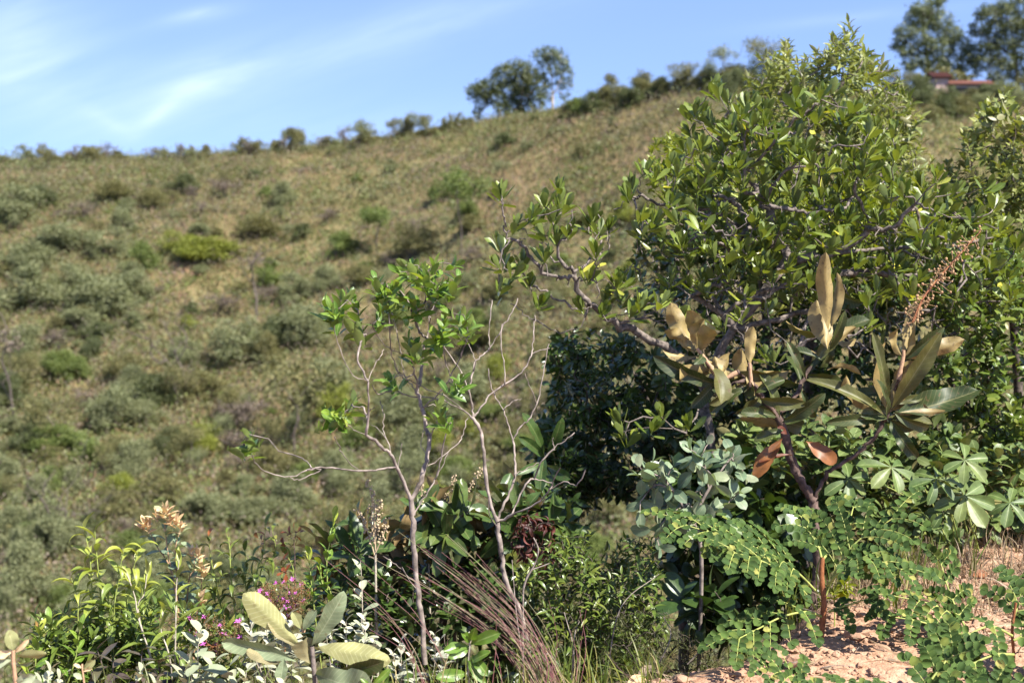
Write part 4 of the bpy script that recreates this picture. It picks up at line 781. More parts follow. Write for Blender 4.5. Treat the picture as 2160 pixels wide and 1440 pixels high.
# bright fine-leaved climber inside it
tt = list(region([(1360, 290), (1420, 270), (1480, 310), (1490, 400), (1400, 400), (1350, 350)], 60, 7.0, 7.5, 22)) + list(region([(1780, 380), (1960, 370), (2060, 400), (2130, 460), (2140, 600), (1960, 620), (1800, 560)], 210, 6.75, 7.3, 23)) + list(region([(1480, 380), (1800, 360), (1800, 520), (1520, 520)], 90, 6.9, 7.4, 24))
plant('lime_shrub', 'lime-green fine-leaved shrub growing through the right-hand trees', 'shrub', gz(1850, 7.1), [[gz(1850, 7.1) - (0, 0, .2), P(1850, 900, 7.1), P(1870, 620, 7.1)], PL([(1860, 700), (1700, 520), (1560, 420), (1440, 360)], 7.1, .1)], tt, T_SM, 'lime', 'stem_green', 43, .0016, .4, .02, 16, .13, (80, 30), (.04, .028), up=.1, tipup=.6)
# right-edge tree
tt = list(region([(2040, 260), (2080, 215), (2110, 195), (2200, 185), (2260, 300), (2260, 640), (2080, 660), (2000, 560), (1985, 430), (2000, 330)], 330, 6.9, 7.8, 25))
plant('bushy_tree', 'bushy tree with small pale leaves at the right edge below the house', 'tree', gz(2150, 7.4), [[gz(2150, 7.4) - (0, 0, .2), P(2150, 900, 7.4), P(2130, 560, 7.4), P(2120, 330, 7.4)], PL([(2140, 650), (2190, 430), (2200, 300)], 7.4, .2)], tt, T_EL, 'silver', 'bark_dark', 44, .0024, .45, .05, 12, .1, (78, 20), (.07, .05), up=.2, tipup=.8, sname='trunk')
# dark dense mass under the reaching limb and the shaded thicket behind
tt = list(region([(1180, 700), (1280, 690), (1400, 760), (1500, 830), (1500, 1040), (1400, 1060), (1270, 1050), (1190, 1070), (1110, 1030), (1130, 930), (1160, 860), (1150, 780)], 420, 6.7, 7.8, 26)) + list(region([(1080, 1000), (1170, 930), (1240, 1010), (1200, 1120), (1100, 1080)], 50, 6.6, 7.2, 27))
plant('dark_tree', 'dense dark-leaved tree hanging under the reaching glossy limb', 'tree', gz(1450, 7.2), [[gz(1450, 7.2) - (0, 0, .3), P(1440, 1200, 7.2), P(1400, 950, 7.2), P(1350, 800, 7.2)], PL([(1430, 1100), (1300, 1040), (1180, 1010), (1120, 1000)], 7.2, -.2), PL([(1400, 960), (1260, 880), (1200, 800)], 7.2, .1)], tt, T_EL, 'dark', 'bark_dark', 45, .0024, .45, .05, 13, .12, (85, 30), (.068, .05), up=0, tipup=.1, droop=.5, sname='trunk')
tt = list(region([(1340, 470), (1500, 440), (1750, 500), (1950, 560), (1960, 900), (1800, 1000), (1560, 1020), (1480, 900), (1400, 720), (1330, 620)], 560, 7.0, 8.2, 28))
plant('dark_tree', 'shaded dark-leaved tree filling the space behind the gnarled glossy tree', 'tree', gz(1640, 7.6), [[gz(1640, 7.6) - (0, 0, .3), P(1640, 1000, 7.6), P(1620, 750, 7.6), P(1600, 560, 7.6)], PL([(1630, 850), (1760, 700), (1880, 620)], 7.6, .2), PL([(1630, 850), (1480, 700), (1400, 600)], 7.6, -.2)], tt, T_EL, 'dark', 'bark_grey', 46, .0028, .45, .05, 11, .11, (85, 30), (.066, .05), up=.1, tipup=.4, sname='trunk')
tt = list(region([(1940, 560), (2060, 500), (2260, 560), (2260, 1060), (2120, 1040), (1980, 960), (1920, 860), (1950, 700)], 420, 6.2, 7.0, 29))
plant('leafy_shrub', 'tall leafy shrub with small shining leaves behind the rust-backed tree at right', 'shrub', gz(2100, 6.7), [[gz(2100, 6.7) - (0, 0, .2), P(2100, 1000, 6.7), P(2080, 760, 6.7)], PL([(2100, 950), (2190, 800), (2200, 650)], 6.7, .1), PL([(2095, 900), (2000, 800), (1980, 700)], 6.7, -.1)], tt, T_EL, 'midgreen', 'bark_dark', 47, .002, .45, .03, 11, .09, (80, 25), (.068, .048), up=.2, tipup=.7)
# understory at lower right
tt = list(region([(1540, 880), (1700, 880), (1840, 900), (1960, 900), (2180, 930), (2200, 1130), (2000, 1150), (1800, 1150), (1560, 1130)], 260, 5.9, 6.5, 30))
plant('leathery_shrub', 'low shrub with pale shining leathery leaves behind the forked red trunk', 'shrub', gz(1850, 6.2), [[gz(1850, 6.2) - (0, 0, .1), P(1850, 1150, 6.2)], PL([(1850, 1170), (1700, 1080), (1600, 1020)], 6.2), PL([(1850, 1170), (2000, 1100), (2120, 1040)], 6.2)], tt, T_ELW, 'leather', 'stem_green', 48, .002, .42, .02, 9, .09, (85, 35), (.085, .06), up=.2, tipup=.5)
tt = list(region([(1390, 980), (1560, 960), (1700, 1060), (1760, 1180), (1740, 1330), (1560, 1330), (1440, 1300), (1380, 1150)], 170, 5.75, 6.3, 31))
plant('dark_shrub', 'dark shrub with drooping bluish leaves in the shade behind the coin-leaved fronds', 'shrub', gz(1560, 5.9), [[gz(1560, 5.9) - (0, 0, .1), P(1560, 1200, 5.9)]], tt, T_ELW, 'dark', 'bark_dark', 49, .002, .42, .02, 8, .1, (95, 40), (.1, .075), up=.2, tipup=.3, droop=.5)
# centre low thicket
tt = list(region([(1090, 1230), (1150, 1120), (1190, 1080), (1215, 1180), (1240, 1110), (1265, 1190), (1330, 1120), (1380, 1140), (1400, 1300), (1330, 1420), (1150, 1440), (1080, 1360)], 330, 5.2, 6.1, 32))
plant('thicket_shrub', 'dark green small-leaved thicket shrub right of the red stalks', 'shrub', gz(1230, 5.6), [[gz(1230, 5.6) - (0, 0, .1), P(1235, 1290, 5.6), P(1235, 1180, 5.6)], [gz(1330, 5.7), P(1335, 1250, 5.7), P(1350, 1130, 5.7)]], tt, T_LA, 'midgreen', 'bark_dark', 50, .0018, .4, .012, 11, .12, (80, 25), (.06, .042), up=.3, tipup=.8)
tt = list(region([(640, 1200), (860, 1180), (1100, 1180), (1140, 1300), (1120, 1440), (700, 1440), (640, 1330)], 260, 5.35, 5.9, 33))
plant('thicket_shrub', 'dark low thicket shrub around the feet of the two saplings', 'shrub', gz(960, 5.5), [[gz(960, 5.5) - (0, 0, .1), P(960, 1320, 5.5)], [gz(800, 5.5), P(790, 1280, 5.5)]], tt, T_EL, 'dark', 'bark_dark', 51, .0018, .4, .012, 9, .1, (85, 25), (.068, .05), up=.3, tipup=.6)

# ---- big leaves placed one by one
def bigleaf(e, base, tip, wr, mat, face=1, roll=0., bend=.25, wave=.07, freq=2, a=.9, b=.6, nl=14, nw=7, fold=.35, twist=0., ph=0., rnd=.5, cup=0., name='leaf', label=None, pet=.04, wk=1.0):
    base = np.asarray(base, float); tip = np.asarray(tip, float); ln = np.linalg.norm(tip - base); d = (tip - base) / ln
    view = unit(np.array([0, 0, CAMZ]) - (base + tip) / 2); nr = view * face; nr = unit(nr - d * (nr @ d)); X = np.cross(d, nr)
    nr2 = nr * math.cos(roll) + X * math.sin(roll)
    curl = bend * 2; ax = unit(d * math.cos(curl / 2) + nr2 * math.sin(curl / 2))
    T = [leaf_t(a, b, wr, nl=nl, nw=nw, fold=fold, curl=curl, wave=wave, freq=freq, ph=ph, twist=twist, cup=cup, pet=pet)]
    hs = int(abs(base[0] * 977 + tip[2] * 3571 + wr * 131)) % 9973; tv, tf, td = T[0]; tv = tv.reshape(nl + 1, nw, 3).copy(); tq = np.linspace(0, 1, nl + 1)
    for sd in range(nw):
        sgn = (sd - (nw - 1) / 2) / ((nw - 1) / 2); ns = fbm(tq * 4.5 + hs, np.full(nl + 1, 3. * np.sign(sgn) + hs * .37), 3, 17)
        tv[:, sd, 0] *= 1 + .38 * ns * abs(sgn); tv[:, sd, 2] += wr * .22 * abs(sgn) * fbm(tq * 3.5 + hs * .7, np.full(nl + 1, 2. * np.sign(sgn)), 2, 19)
    T = [(tv.reshape(-1, 3), tf, td)]
    ch = math.hypot(*T[0][0].reshape(nl + 1, nw, 3)[-1, nw // 2, 1:]) or 1
    mb = MB(); place(mb, [base], [ax], [nr2], ln / ch, T, np.random.RandomState(1), rnd)
    return mb.build(name, M[mat], e, label=label)
def stem(e, pts, r, mat, name='stem', k=4, knob=.15, seed=1):
    mb = MB(); q = smoothpath(pts, k); tube(mb, q, np.linspace(r[0], r[1], len(q)), 8, knob=knob, rs=np.random.RandomState(seed)); return mb.build(name, M[mat], e)
# rust-backed tree
YR = 5.45
e = empty('rusty_leaved_tree', gz(1722, YR), 'small tree with forked red-brown trunk and big rust-backed leathery leaves', 'tree')
rs = np.random.RandomState(66); sk = Skel(rs)
for l in [[gz(1722, YR) - (0, 0, .05), P(1724, 1200, YR), P(1718, 1110, YR), P(1716, 1055, YR)], PL([(1716, 1055), (1690, 1018), (1672, 975), (1655, 915), (1640, 880), (1605, 835), (1575, 800), (1555, 780)], YR, -.1), PL([(1716, 1055), (1735, 1015), (1755, 990), (1790, 970), (1822, 945), (1850, 915), (1868, 880), (1882, 850)], YR, -.1), PL([(1640, 880), (1680, 830), (1700, 790), (1735, 745), (1752, 715)], YR, .15),
          PL([(1575, 800), (1530, 810), (1500, 775), (1478, 745)], YR - .1, -.05), PL([(1882, 850), (1895, 800), (1905, 752)], YR - .1, -.05), PL([(1600, 830), (1585, 800), (1582, 770)], YR - .1, .05), PL([(1752, 715), (1745, 660), (1742, 610)], YR + .15, .1)]: sk.limb(l, 5, .003)
mb = MB(); sk.mesh(mb, .0075, .55, .0185, 9, .35); mb.build('trunk', M['bark_red'], e)
for q in [[(1555, 785), (1520, 800), (1497, 770), (1478, 745), (1470, 735)], [(1895, 800), (1905, 755), (1906, 738)], [(1585, 815), (1583, 790), (1581, 765)]]:
    stem(e, PL(q, YR - .16), (.009, .006), 'rustfelt', 'young_shoot', knob=.4)
LR = [((1468, 744), (1414, 638), .36, -1, .3, .25, .12), ((1470, 740), (1456, 654), .42, -1, -.3, .2, .08), ((1474, 742), (1500, 694), .55, -1, .2, .15, .08), ((1470, 742), (1484, 672), .4, -1, .6, .3, .1), ((1466, 748), (1403, 698), .36, -1, -.5, .4, .15), ((1478, 748), (1398, 738), .3, -1, .9, .3, .1),
      ((1528, 805), (1508, 752), .5, -1, .1, .2, .1), ((1526, 803), (1540, 745), .4, -1, .8, .3, .1), ((1520, 812), (1378, 752), .28, 1, -.3, .3, .05), ((1535, 818), (1425, 800), .25, 1, .5, .3, .05), ((1578, 815), (1500, 870), .36, 1, .3, .4, .06), ((1590, 830), (1655, 800), .45, 1, -.2, .3, .06), ((1600, 840), (1700, 850), .35, 1, .3, .4, .06),
      ((1582, 770), (1588, 688), .33, -1, .2, .2, .06), ((1580, 775), (1570, 700), .25, -1, -.8, .2, .06), ((1584, 835), (1582, 785), .25, -1, 1.0, .2, .1), ((1748, 705), (1742, 532), .22, -1, .3, .1, .08), ((1750, 700), (1765, 575), .25, -1, -.7, .15, .06), ((1745, 735), (1722, 632), .45, -1, 0, .2, .06), ((1750, 730), (1806, 690), .32, -1, .5, .2, .08), ((1748, 740), (1782, 655), .3, 1, .4, .2, .05),
      ((1735, 760), (1650, 740), .3, 1, .8, .3, .05), ((1745, 780), (1815, 790), .28, -1, .9, .4, .06), ((1700, 800), (1660, 720), .3, 1, .2, .3, .05), ((1904, 752), (1936, 632), .22, -1, .2, .1, .06), ((1904, 752), (1898, 690), .35, -1, .9, .5, .1), ((1906, 754), (1925, 680), .3, -1, -.8, .2, .1), ((1912, 758), (2034, 716), .3, -1, .1, -.15, .1), ((1905, 760), (1992, 690), .3, 1, .2, .1, .03),
      ((1882, 860), (1928, 762), .48, -1, .1, .15, .08), ((1880, 858), (1905, 770), .35, -1, -.6, .2, .06), ((1884, 872), (2066, 822), .38, 1, -.3, -.25, .14), ((1882, 875), (2000, 868), .14, -1, .2, .1, .1), ((1878, 866), (1985, 700), .26, 1, .1, .1, .03), ((1874, 868), (1866, 722), .22, -1, 1.0, .2, .05), ((1874, 868), (1840, 700), .2, 1, .4, .2, .05),
      ((1868, 872), (1786, 790), .26, -1, .6, .55, .05), ((1866, 880), (1742, 892), .26, 1, 0, .25, .03), ((1878, 885), (1935, 965), .4, 1, .2, .5, .12), ((1865, 890), (1850, 800), .22, 1, 1.0, .3, .05), ((1870, 880), (1700, 800), .2, 1, .6, .3, .04), ((1885, 870), (1960, 900), .35, 1, .4, .4, .06), ((1640, 880), (1560, 870), .38, 1, .4, .3, .06), ((1650, 890), (1740, 830), .3, 1, .3, .3, .05),
      ((1655, 905), (1590, 930), .4, 1, .2, .3, .06), ((1645, 880), (1600, 780), .3, 1, .5, .3, .05), ((1690, 820), (1720, 880), .34, 1, .2, .4, .05)]
rs = np.random.RandomState(5)
for (b_, t_, wr, fc, roll, bend, wv) in LR:
    dz = rs.uniform(-.05, .02); o = bigleaf(e, P(*b_, YR - .14), P(*t_, YR - .14 + dz + rs.uniform(-.08, .08)), wr * (.9 if fc < 0 else .7), 'rustunder', fc, roll, bend * 1.5, wv * 1.7, rs.choice([1.5, 2, 2.5]), ph=rs.uniform(0, 6), a=.85, b=.62, fold=.55, nl=18, rnd=rs.rand())
for k in range(44):
    js = [j for j in range(len(sk.p)) if sk.p[j][2] > P(0, 905, YR)[2]]; b0 = sk.p[js[rs.randint(len(js))]]; dr = unit(np.array([rs.normal(0, 1), rs.normal(0, .55), rs.uniform(-.5, .7)])); bigleaf(e, b0, b0 + dr * rs.uniform(.1, .19), rs.uniform(.26, .42), 'rustunder', rs.choice([1, 1, -1]), rs.uniform(-1, 1), rs.uniform(.1, .6), .1, rs.choice([1.5, 2.5]), ph=rs.uniform(0, 6), a=.85, b=.62, fold=.5, nl=10, nw=5, rnd=rs.rand())
for (b_, t_, wr, roll) in [((1650, 925), (1590, 1010), .34, .3), ((1700, 930), (1765, 975), .42, -.2), ((1660, 915), (1640, 900), .5, .4), ((1672, 960), (1600, 975), .2, 1.)]:
    bigleaf(e, P(*b_, YR - .1), P(*t_, YR - .12), wr, 'redleaf', 1, roll, .2, .05, label='old leaf turned orange red', rnd=rs.rand())
# dried flower stalk on it
e2 = empty('dried_flower_stalk', P(1930, 665, YR - .1), 'long dried orange-brown flower stalk rising right above the rust-backed leaves', 'flower stalk')
q = smoothpath(PL([(1925, 680), (1950, 625), (1990, 575), (2030, 530), (2068, 488)], YR - .12, .1), 8); mb = MB(); tube(mb, q, np.linspace(.005, .002, len(q)), 6); mb.build('stalk', M['bark_redstem'], e2)
def bud(mb, c, r, rs, nseg=6):
    u = np.linspace(0, 1, 5) * math.pi; v = np.arange(nseg) * 2 * math.pi / nseg
    rr = r * (1 + .25 * (rs.rand(5, nseg) - .5)); X = np.stack([np.sin(u)[:, None] * np.cos(v)[None] * rr, np.sin(u)[:, None] * np.sin(v)[None] * rr, np.cos(u)[:, None] * rr * 1.1], -1) + c
    i = np.arange(4 * nseg); a = i // nseg; b = i % nseg; b1 = (b + 1) % nseg
    mb.add(X.reshape(-1, 3), np.stack([a * nseg + b, a * nseg + b1, (a + 1) * nseg + b1, (a + 1) * nseg + b], 1))
mb = MB()
for i in range(130):
    k = q[rs.randint(len(q))]; off = rs.normal(0, 1, 3) * np.array([.02, .02, .022]); bud(mb, k + off, rs.uniform(.003, .006), rs)
    if 1: tube(mb, [k, k + off], [.0012, .0008], 4)
mb.build('flower_panicle', plainmat('brown_dry_flower', (.34, .21, .11), .9), e2)

# grey-green opposite-leaved shrub
YG = 5.25
gt = tips_at([(1350, 985), (1375, 975), (1395, 1005), (1372, 1030), (1415, 1035), (1455, 948), (1492, 938), (1475, 965), (1545, 955), (1550, 975), (1570, 1000), (1520, 1010), (1488, 1045), (1455, 1030), (1440, 1060), (1540, 1055), (1510, 1080), (1375, 1080), (1350, 1075), (1400, 1100), (1390, 1150), (1430, 1110), (1470, 1090), (1420, 985), (1500, 1000), (1560, 1040)], YG, .1, 8)
plant('grey_leaved_shrub', 'grey-green shrub with broad paired oval leaves left of the forked red trunk', 'shrub', gz(1480, YG + .1), [[gz(1480, YG + .1) - (0, 0, .05), P(1480, 1200, YG), P(1470, 1120, YG), P(1460, 1070, YG)], PL([(1470, 1120), (1430, 1050), (1400, 1010), (1380, 1000)], YG, -.05), PL([(1465, 1090), (1490, 1040), (1530, 980), (1545, 965)], YG, 0), PL([(1495, 1030), (1488, 990), (1480, 965)], YG, .05)], gt, T_ELW, 'greygreen', 'bark_pale', 52, .0028, .35, .008, 6, .075, (82, 30), (.082, .06), True, up=.2, tipup=.3, updir=.5)
gt = tips_at([(1440, 1255), (1470, 1262), (1500, 1240), (1455, 1300), (1500, 1310), (1520, 1270)], YG + .1, .05, 9)
plant('grey_leaved_shrub', 'dull bluish broad-leaved shrub low in the shade under the coin-leaved fronds', 'shrub', gz(1490, YG + .2), (), gt, T_ELW, 'dark', 'bark_dark', 53, .0025, .35, .008, 7, .06, (95, 40), (.13, .1), True, tipup=.3)
# shining palmate plants at right
e = empty('palmate_plant', gz(2050, 5.9), 'shining pale green plant with large fingered leaves above the dry grass at right', 'plant')
rs = np.random.RandomState(12)
for (cx, cy, r, n, tilt) in [(2035, 1045, 74, 7, .5), (1880, 985, 72, 6, .3), (1975, 1010, 60, 6, .6), (2035, 970, 60, 6, .3), (1790, 1010, 60, 6, .5), (2130, 1060, 54, 6, .6), (1990, 1080, 40, 5, .7)]:
    Yp = 5.7 + rs.uniform(-.1, .15); c = P(cx, cy, Yp); b = gz(2050, 5.95)
    stem(e, [b + (rs.uniform(-.1, .1), 0, -.05), (b + c) / 2 + (0, .05, .08), c], (.004, .0025), 'stem_green', 'petiole')
    nrm = unit(np.array([0, -1, 1.1]) + rs.normal(0, .2, 3)); u1 = unit(np.cross(nrm, [0, 1, .2])); u2 = np.cross(nrm, u1); a0 = rs.uniform(0, 6); mb = MB()
    for k in range(n):
        a = a0 + k * 2 * math.pi / n; d = u1 * math.cos(a) + u2 * math.sin(a) - (0, 0, .15)
        place(mb, [c], [d], [nrm + rs.normal(0, .12, 3)], r / FPX * Yp * rs.uniform(.85, 1.1), variants(1.0, .5, .42, 3, k, nl=7, nw=5, fold=.35, curl=.5, pet=.06), rs)
    mb.build('fingered_leaf', M['leather'], e)

# ---- coin-leaved compound plants
COIN = [leaf_t(.5, .45, .82, nl=6, nw=5, fold=f, curl=c, cup=.2) for f, c in ((.05, .2), (.15, .4), (0, -.1))]
def frond(e, rachis, Y, dy, seed, npin=6, plen=120, leaflet=24, fall=.5, side=(1, 1), spread=62, lift=.25, start=.3):
    """bipinnate leaf: yellow rachis, pairs of pinnae, each with rows of round leaflets"""
    rs = np.random.RandomState(seed); R3 = smoothpath(PL(rachis, Y, dy), 8); s = Y / FPX; leaflet *= .8
    st = MB(); tube(st, R3, np.linspace(.0048, .002, len(R3)), 6); lf = MB()
    ts = np.linspace(start, 1, npin)
    for j, t in enumerate(ts):
        i = min(int(t * (len(R3) - 1)), len(R3) - 1); p = R3[i]; d = unit(R3[min(i + 1, len(R3) - 1)] - R3[max(i - 1, 0)])
        nrm = unit(np.array([0.1, -.45, 1.0]) - d * d[2]); sd = unit(np.cross(d, nrm)); 
        for sg, on in ((1, side[0]), (-1, side[1])):
            if not on: continue
            an = R(spread) * (1 - .45 * t) + rs.normal(0, .1); L_ = plen * s * (1 - .3 * abs(t - .5)) * rs.uniform(.85, 1.1)
            pd = unit(d * math.cos(an) + sg * sd * math.sin(an) + nrm * lift * rs.uniform(.4, 1.2)); n = 9; path = [p.copy()]; v = pd.copy()
            for k in range(n):
                v = unit(v - np.array([0, 0, fall * .16])); path.append(path[-1] + v * L_ / n)
            path = np.array(path); tube(st, path, np.linspace(.0022, .001, len(path)), 5)
            m = max(5, int(L_ / (leaflet * s * .68))); tt_ = np.linspace(.1, 1, m); kk = tt_ * n; ii = np.minimum(kk.astype(int), n - 1); fr = kk - ii
            pos = path[ii] * (1 - fr[:, None]) + path[ii + 1] * fr[:, None]; dv = unit(path[ii + 1] - path[ii]); sv = unit(np.cross(dv, nrm + rs.normal(0, .15, 3))); nn = np.cross(sv, dv)
            for q in (1, -1):
                keep = rs.rand(m) < .93
                ld = unit(sv * q * 1.0 + dv * .45 + nn * rs.uniform(.0, .45, (m, 1))); place(lf, pos[keep], ld[keep], (nn + q * sv * -.35 + np.array([0, -.35, .1]) + rs.normal(0, .2, (m, 3)))[keep], (leaflet * s * rs.uniform(.75, 1.12, m) * (1 - .5 * (tt_ - .5) ** 2))[keep], COIN, rs)
            place(lf, path[-1:], [unit(path[-1] - path[-2])], [nrm], leaflet * s, COIN, rs)
    o = st.build('frond', M['stem_yellow'], e); 
    l2 = lf.build('leaflets', M['coin'], None, loc=None); l2.parent = o; 
    # the child mesh is built in world space: shift it by the plant's foot like its parent
    l2.location = -np.array(e.location)
    return o
YC = 4.75
e = empty('coin_leaved_plant', gz(1742, YC), 'upright cinnamon-stemmed plant with spreading fronds of round leaflets on the clay', 'plant')
stem(e, [gz(1742, YC) - (0, 0, .04), P(1738, 1280, YC), P(1733, 1215, YC), P(1735, 1175, YC)], (.0125, .007), 'bark_redstem', knob=.25)
for a in [dict(rachis=[(1725, 1250), (1680, 1205), (1620, 1165), (1540, 1135), (1450, 1108)], Y=YC, dy=-.15, seed=1, npin=8, plen=100, fall=.45), dict(rachis=[(1722, 1285), (1690, 1240), (1650, 1205), (1600, 1180), (1550, 1165)], Y=YC, dy=-.25, seed=2, npin=6, plen=90, fall=.5),
          dict(rachis=[(1735, 1300), (1700, 1290), (1650, 1300), (1600, 1325), (1560, 1345)], Y=YC, dy=-.3, seed=3, npin=5, plen=90, fall=.5, leaflet=26), dict(rachis=[(1742, 1255), (1770, 1190), (1810, 1140), (1880, 1095)], Y=YC, dy=.0, seed=4, npin=6, plen=105, fall=.5),
          dict(rachis=[(1745, 1235), (1790, 1190), (1840, 1180), (1900, 1200)], Y=YC, dy=-.2, seed=5, npin=5, plen=70, fall=.5), dict(rachis=[(1748, 1290), (1790, 1275), (1830, 1262)], Y=YC, dy=-.05, seed=6, npin=2, plen=55, fall=.8), dict(rachis=[(1735, 1185), (1725, 1150), (1700, 1110), (1690, 1090)], Y=YC, dy=.15, seed=7, npin=3, plen=70, fall=.5),
          dict(rachis=[(1735, 1180), (1760, 1150), (1790, 1100), (1800, 1070)], Y=YC, dy=.25, seed=8, npin=3, plen=70, fall=.4)]:
    frond(e, **a)
for (nm_l, bx, Yc, stemh, fr) in [
    ('sprawling round-leafleted plant beside the dry grass right of the cinnamon stem', 2060, 4.9, None, [dict(rachis=[(2050, 1360), (2010, 1300), (1970, 1275), (1880, 1255)], Y=4.8, dy=0, seed=21, npin=5, plen=62, fall=.7), dict(rachis=[(2050, 1350), (2020, 1290), (2000, 1240), (1985, 1190)], Y=4.8, dy=.1, seed=22, npin=4, plen=50, fall=.4), dict(rachis=[(2045, 1370), (1990, 1330), (1940, 1310), (1880, 1300)], Y=4.75, dy=-.1, seed=23, npin=4, plen=55, fall=.9)]),
    ('round-leafleted plant with reddish stem rising at the lower right corner', 2135, 4.35, 1, [dict(rachis=[(2135, 1340), (2090, 1320), (2040, 1340), (1990, 1375)], Y=4.3, dy=-.1, seed=31, npin=3, plen=65, leaflet=29, fall=.7), dict(rachis=[(2135, 1310), (2150, 1270), (2175, 1240)], Y=4.35, dy=.1, seed=32, npin=5, plen=100, leaflet=28, fall=.5), dict(rachis=[(2138, 1380), (2100, 1380), (2050, 1400), (2000, 1430)], Y=4.2, dy=-.15, seed=33, npin=3, plen=65, leaflet=29, fall=.8), dict(rachis=[(2138, 1350), (2170, 1340), (2230, 1360)], Y=4.3, dy=0, seed=34, npin=5, plen=105, leaflet=30, fall=.7)]),
    ('round-leafleted plant lying along the bottom edge in front of the clay', 1900, 3.95, None, [dict(rachis=[(1930, 1500), (1880, 1480), (1820, 1465), (1740, 1455)], Y=3.95, dy=-.05, seed=41, npin=4, plen=62, leaflet=27, fall=.5, lift=.5), dict(rachis=[(1930, 1500), (1960, 1440), (1990, 1400), (2010, 1370)], Y=3.95, dy=.1, seed=42, npin=4, plen=75, leaflet=30, fall=.3, lift=.8), dict(rachis=[(1930, 1500), (2000, 1470), (2080, 1450), (2150, 1440)], Y=3.9, dy=0, seed=43, npin=4, plen=70, leaflet=30, fall=.4, lift=.8)]),
    ('small round-leafleted seedling at the foot of the clay slope left of the corner', 1690, 4.25, None, [dict(rachis=[(1700, 1450), (1670, 1425), (1620, 1410)], Y=4.2, dy=0, seed=52, npin=4, plen=60, leaflet=24, fall=.5, lift=.6)])]:
    e = empty('coin_leaved_plant', gz(bx, Yc), nm_l, 'plant', None)
    if stemh: stem(e, [gz(bx, Yc) - (0, 0, .04), P(bx + 2, 1400, Yc), P(bx, 1330, Yc), P(bx + 8, 1270, Yc)], (.006, .004), 'bark_redstem')
    else: stem(e, [gz(bx, Yc) - (0, 0, .04)] + [PL(fr[0]['rachis'], fr[0]['Y'])[0]], (.006, .005), 'bark_redstem', k=3)
    for a in fr: frond(e, **a)
# toothed bright herb behind the stem
plant('lobed_herb', 'small bright yellow-green herb with lobed leaves behind the cinnamon stem', 'plant', gz(1775, 5.0), (), tips_at([(1770, 1235), (1785, 1225), (1760, 1250), (1790, 1245)], 5.0, .03, 3), T_ELW, 'lime', 'stem_green', 54, .0016, n=6, span=.03, ang=(90, 40), size=(.055, .04))

# ---- large-leaved dark shrub with flower spikes, centre left
YD = 5.65
dt = tips_at([(720, 1145), (760, 1165), (800, 1130), (830, 1160), (700, 1190), (860, 1110), (900, 1090), (930, 1070), (960, 1085), (990, 1080), (1020, 1100), (880, 1150), (940, 1130), (1000, 1140), (780, 1200), (840, 1200), (1050, 1120), (1100, 1080), (1080, 1045), (1130, 1090), (1150, 1050), (1100, 1130), (1160, 1120), (760, 1110), (905, 1180), (970, 1190), (690, 1160), (1195, 1100), (1060, 1060)], YD, .2, 10)
plant('large_leaved_shrub', 'spreading shrub with long leathery brown-backed leaves behind the saplings', 'shrub', gz(930, YD + .1), [[gz(930, YD + .1) - (0, 0, .1), P(935, 1300, YD), P(960, 1230, YD), P(1000, 1195, YD), (P(1060, 1170, YD)), P(1110, 1110, YD)], PL([(955, 1240), (880, 1200), (800, 1180), (760, 1170)], YD, -.1), PL([(960, 1230), (940, 1150), (930, 1100)], YD, 0)], dt, T_BIG, 'brownbacked', 'bark_dark', 55, .0045, .45, .022, 9, .07, (95, 35), (.19, .14), up=.3, tipup=.5, updir=.6)
bigl = empty('large_leaved_shrub', P(1180, 1000, 6.2), 'dark shrub with long pointed hanging leaves left of the dense dark tree', 'shrub')
stem(bigl, [gz(1180, 6.2) - (0, 0, .05), P(1150, 1120, 6.1), P(1140, 1010, 6.1), P(1150, 960, 6.1)], (.012, .006), 'bark_dark')
for (b_, t_, wr, rl) in [((1150, 965), (1095, 920), .22, .2), ((1150, 960), (1140, 1040), .3, .4), ((1148, 975), (1090, 1000), .2, .1), ((1155, 990), (1165, 1085), .34, .2), ((1150, 965), (1185, 880), .22, .5), ((1152, 980), (1205, 1010), .34, .3), ((1150, 1000), (1105, 1050), .25, .3), ((1148, 960), (1100, 870), .2, .6), ((1160, 1040), (1200, 1090), .3, .2), ((1140, 1030), (1060, 1060), .3, .3), ((1150, 1060), (1090, 1120), .3, .2)]:
    bigleaf(bigl, P(*b_, 6.1), P(*t_, 6.0), wr, 'brownbacked', 1, rl, .3, .05)
def spike(e, base, top, Y, seed, r=.0052, n=38):
    rs = np.random.RandomState(seed); q = smoothpath([P(*base, Y), P((base[0] + top[0]) / 2 + rs.uniform(-6, 6), (base[1] + top[1]) / 2, Y), P(*top, Y)], 8); mb = MB(); tube(mb, q, np.linspace(.003, .0015, len(q)), 5, knob=.2, rs=rs); 
    for i in range(n):
        t = .25 + .75 * i / n; k = t * (len(q) - 1); c = q[int(k)] * (1 - k % 1) + q[min(int(k) + 1, len(q) - 1)] * (k % 1); a = rs.uniform(0, 6.28); rr = rs.uniform(.006, .016)
        bud(mb, c + (rr * math.cos(a), rr * math.sin(a), rs.uniform(-.004, .004)), r * rs.uniform(.6, 1.1), rs, 5)
    return mb.build('flower_spike', M['dryflower'], e)
e = empty('spiked_plant', gz(790, 5.4), 'plant carrying a cluster of dry cream flower spikes left of the sapling trunk', 'plant')
stem(e, [gz(792, 5.4) - (0, 0, .05), P(793, 1250, 5.4), P(792, 1150, 5.4)], (.006, .004), 'stem_grey')
for i, (b, t) in enumerate([((792, 1160), (775, 1008)), ((792, 1155), (785, 1060)), ((793, 1155), (804, 1050)), ((790, 1170), (752, 1072)), ((792, 1165), (815, 1092))]): spike(e, b, t, 5.38 + .03 * (i % 3 - 1), 200 + i)
e = empty('spiked_plant', gz(900, 5.6), 'plant with thin separate dry cream flower spikes right of the sapling trunk', 'plant')
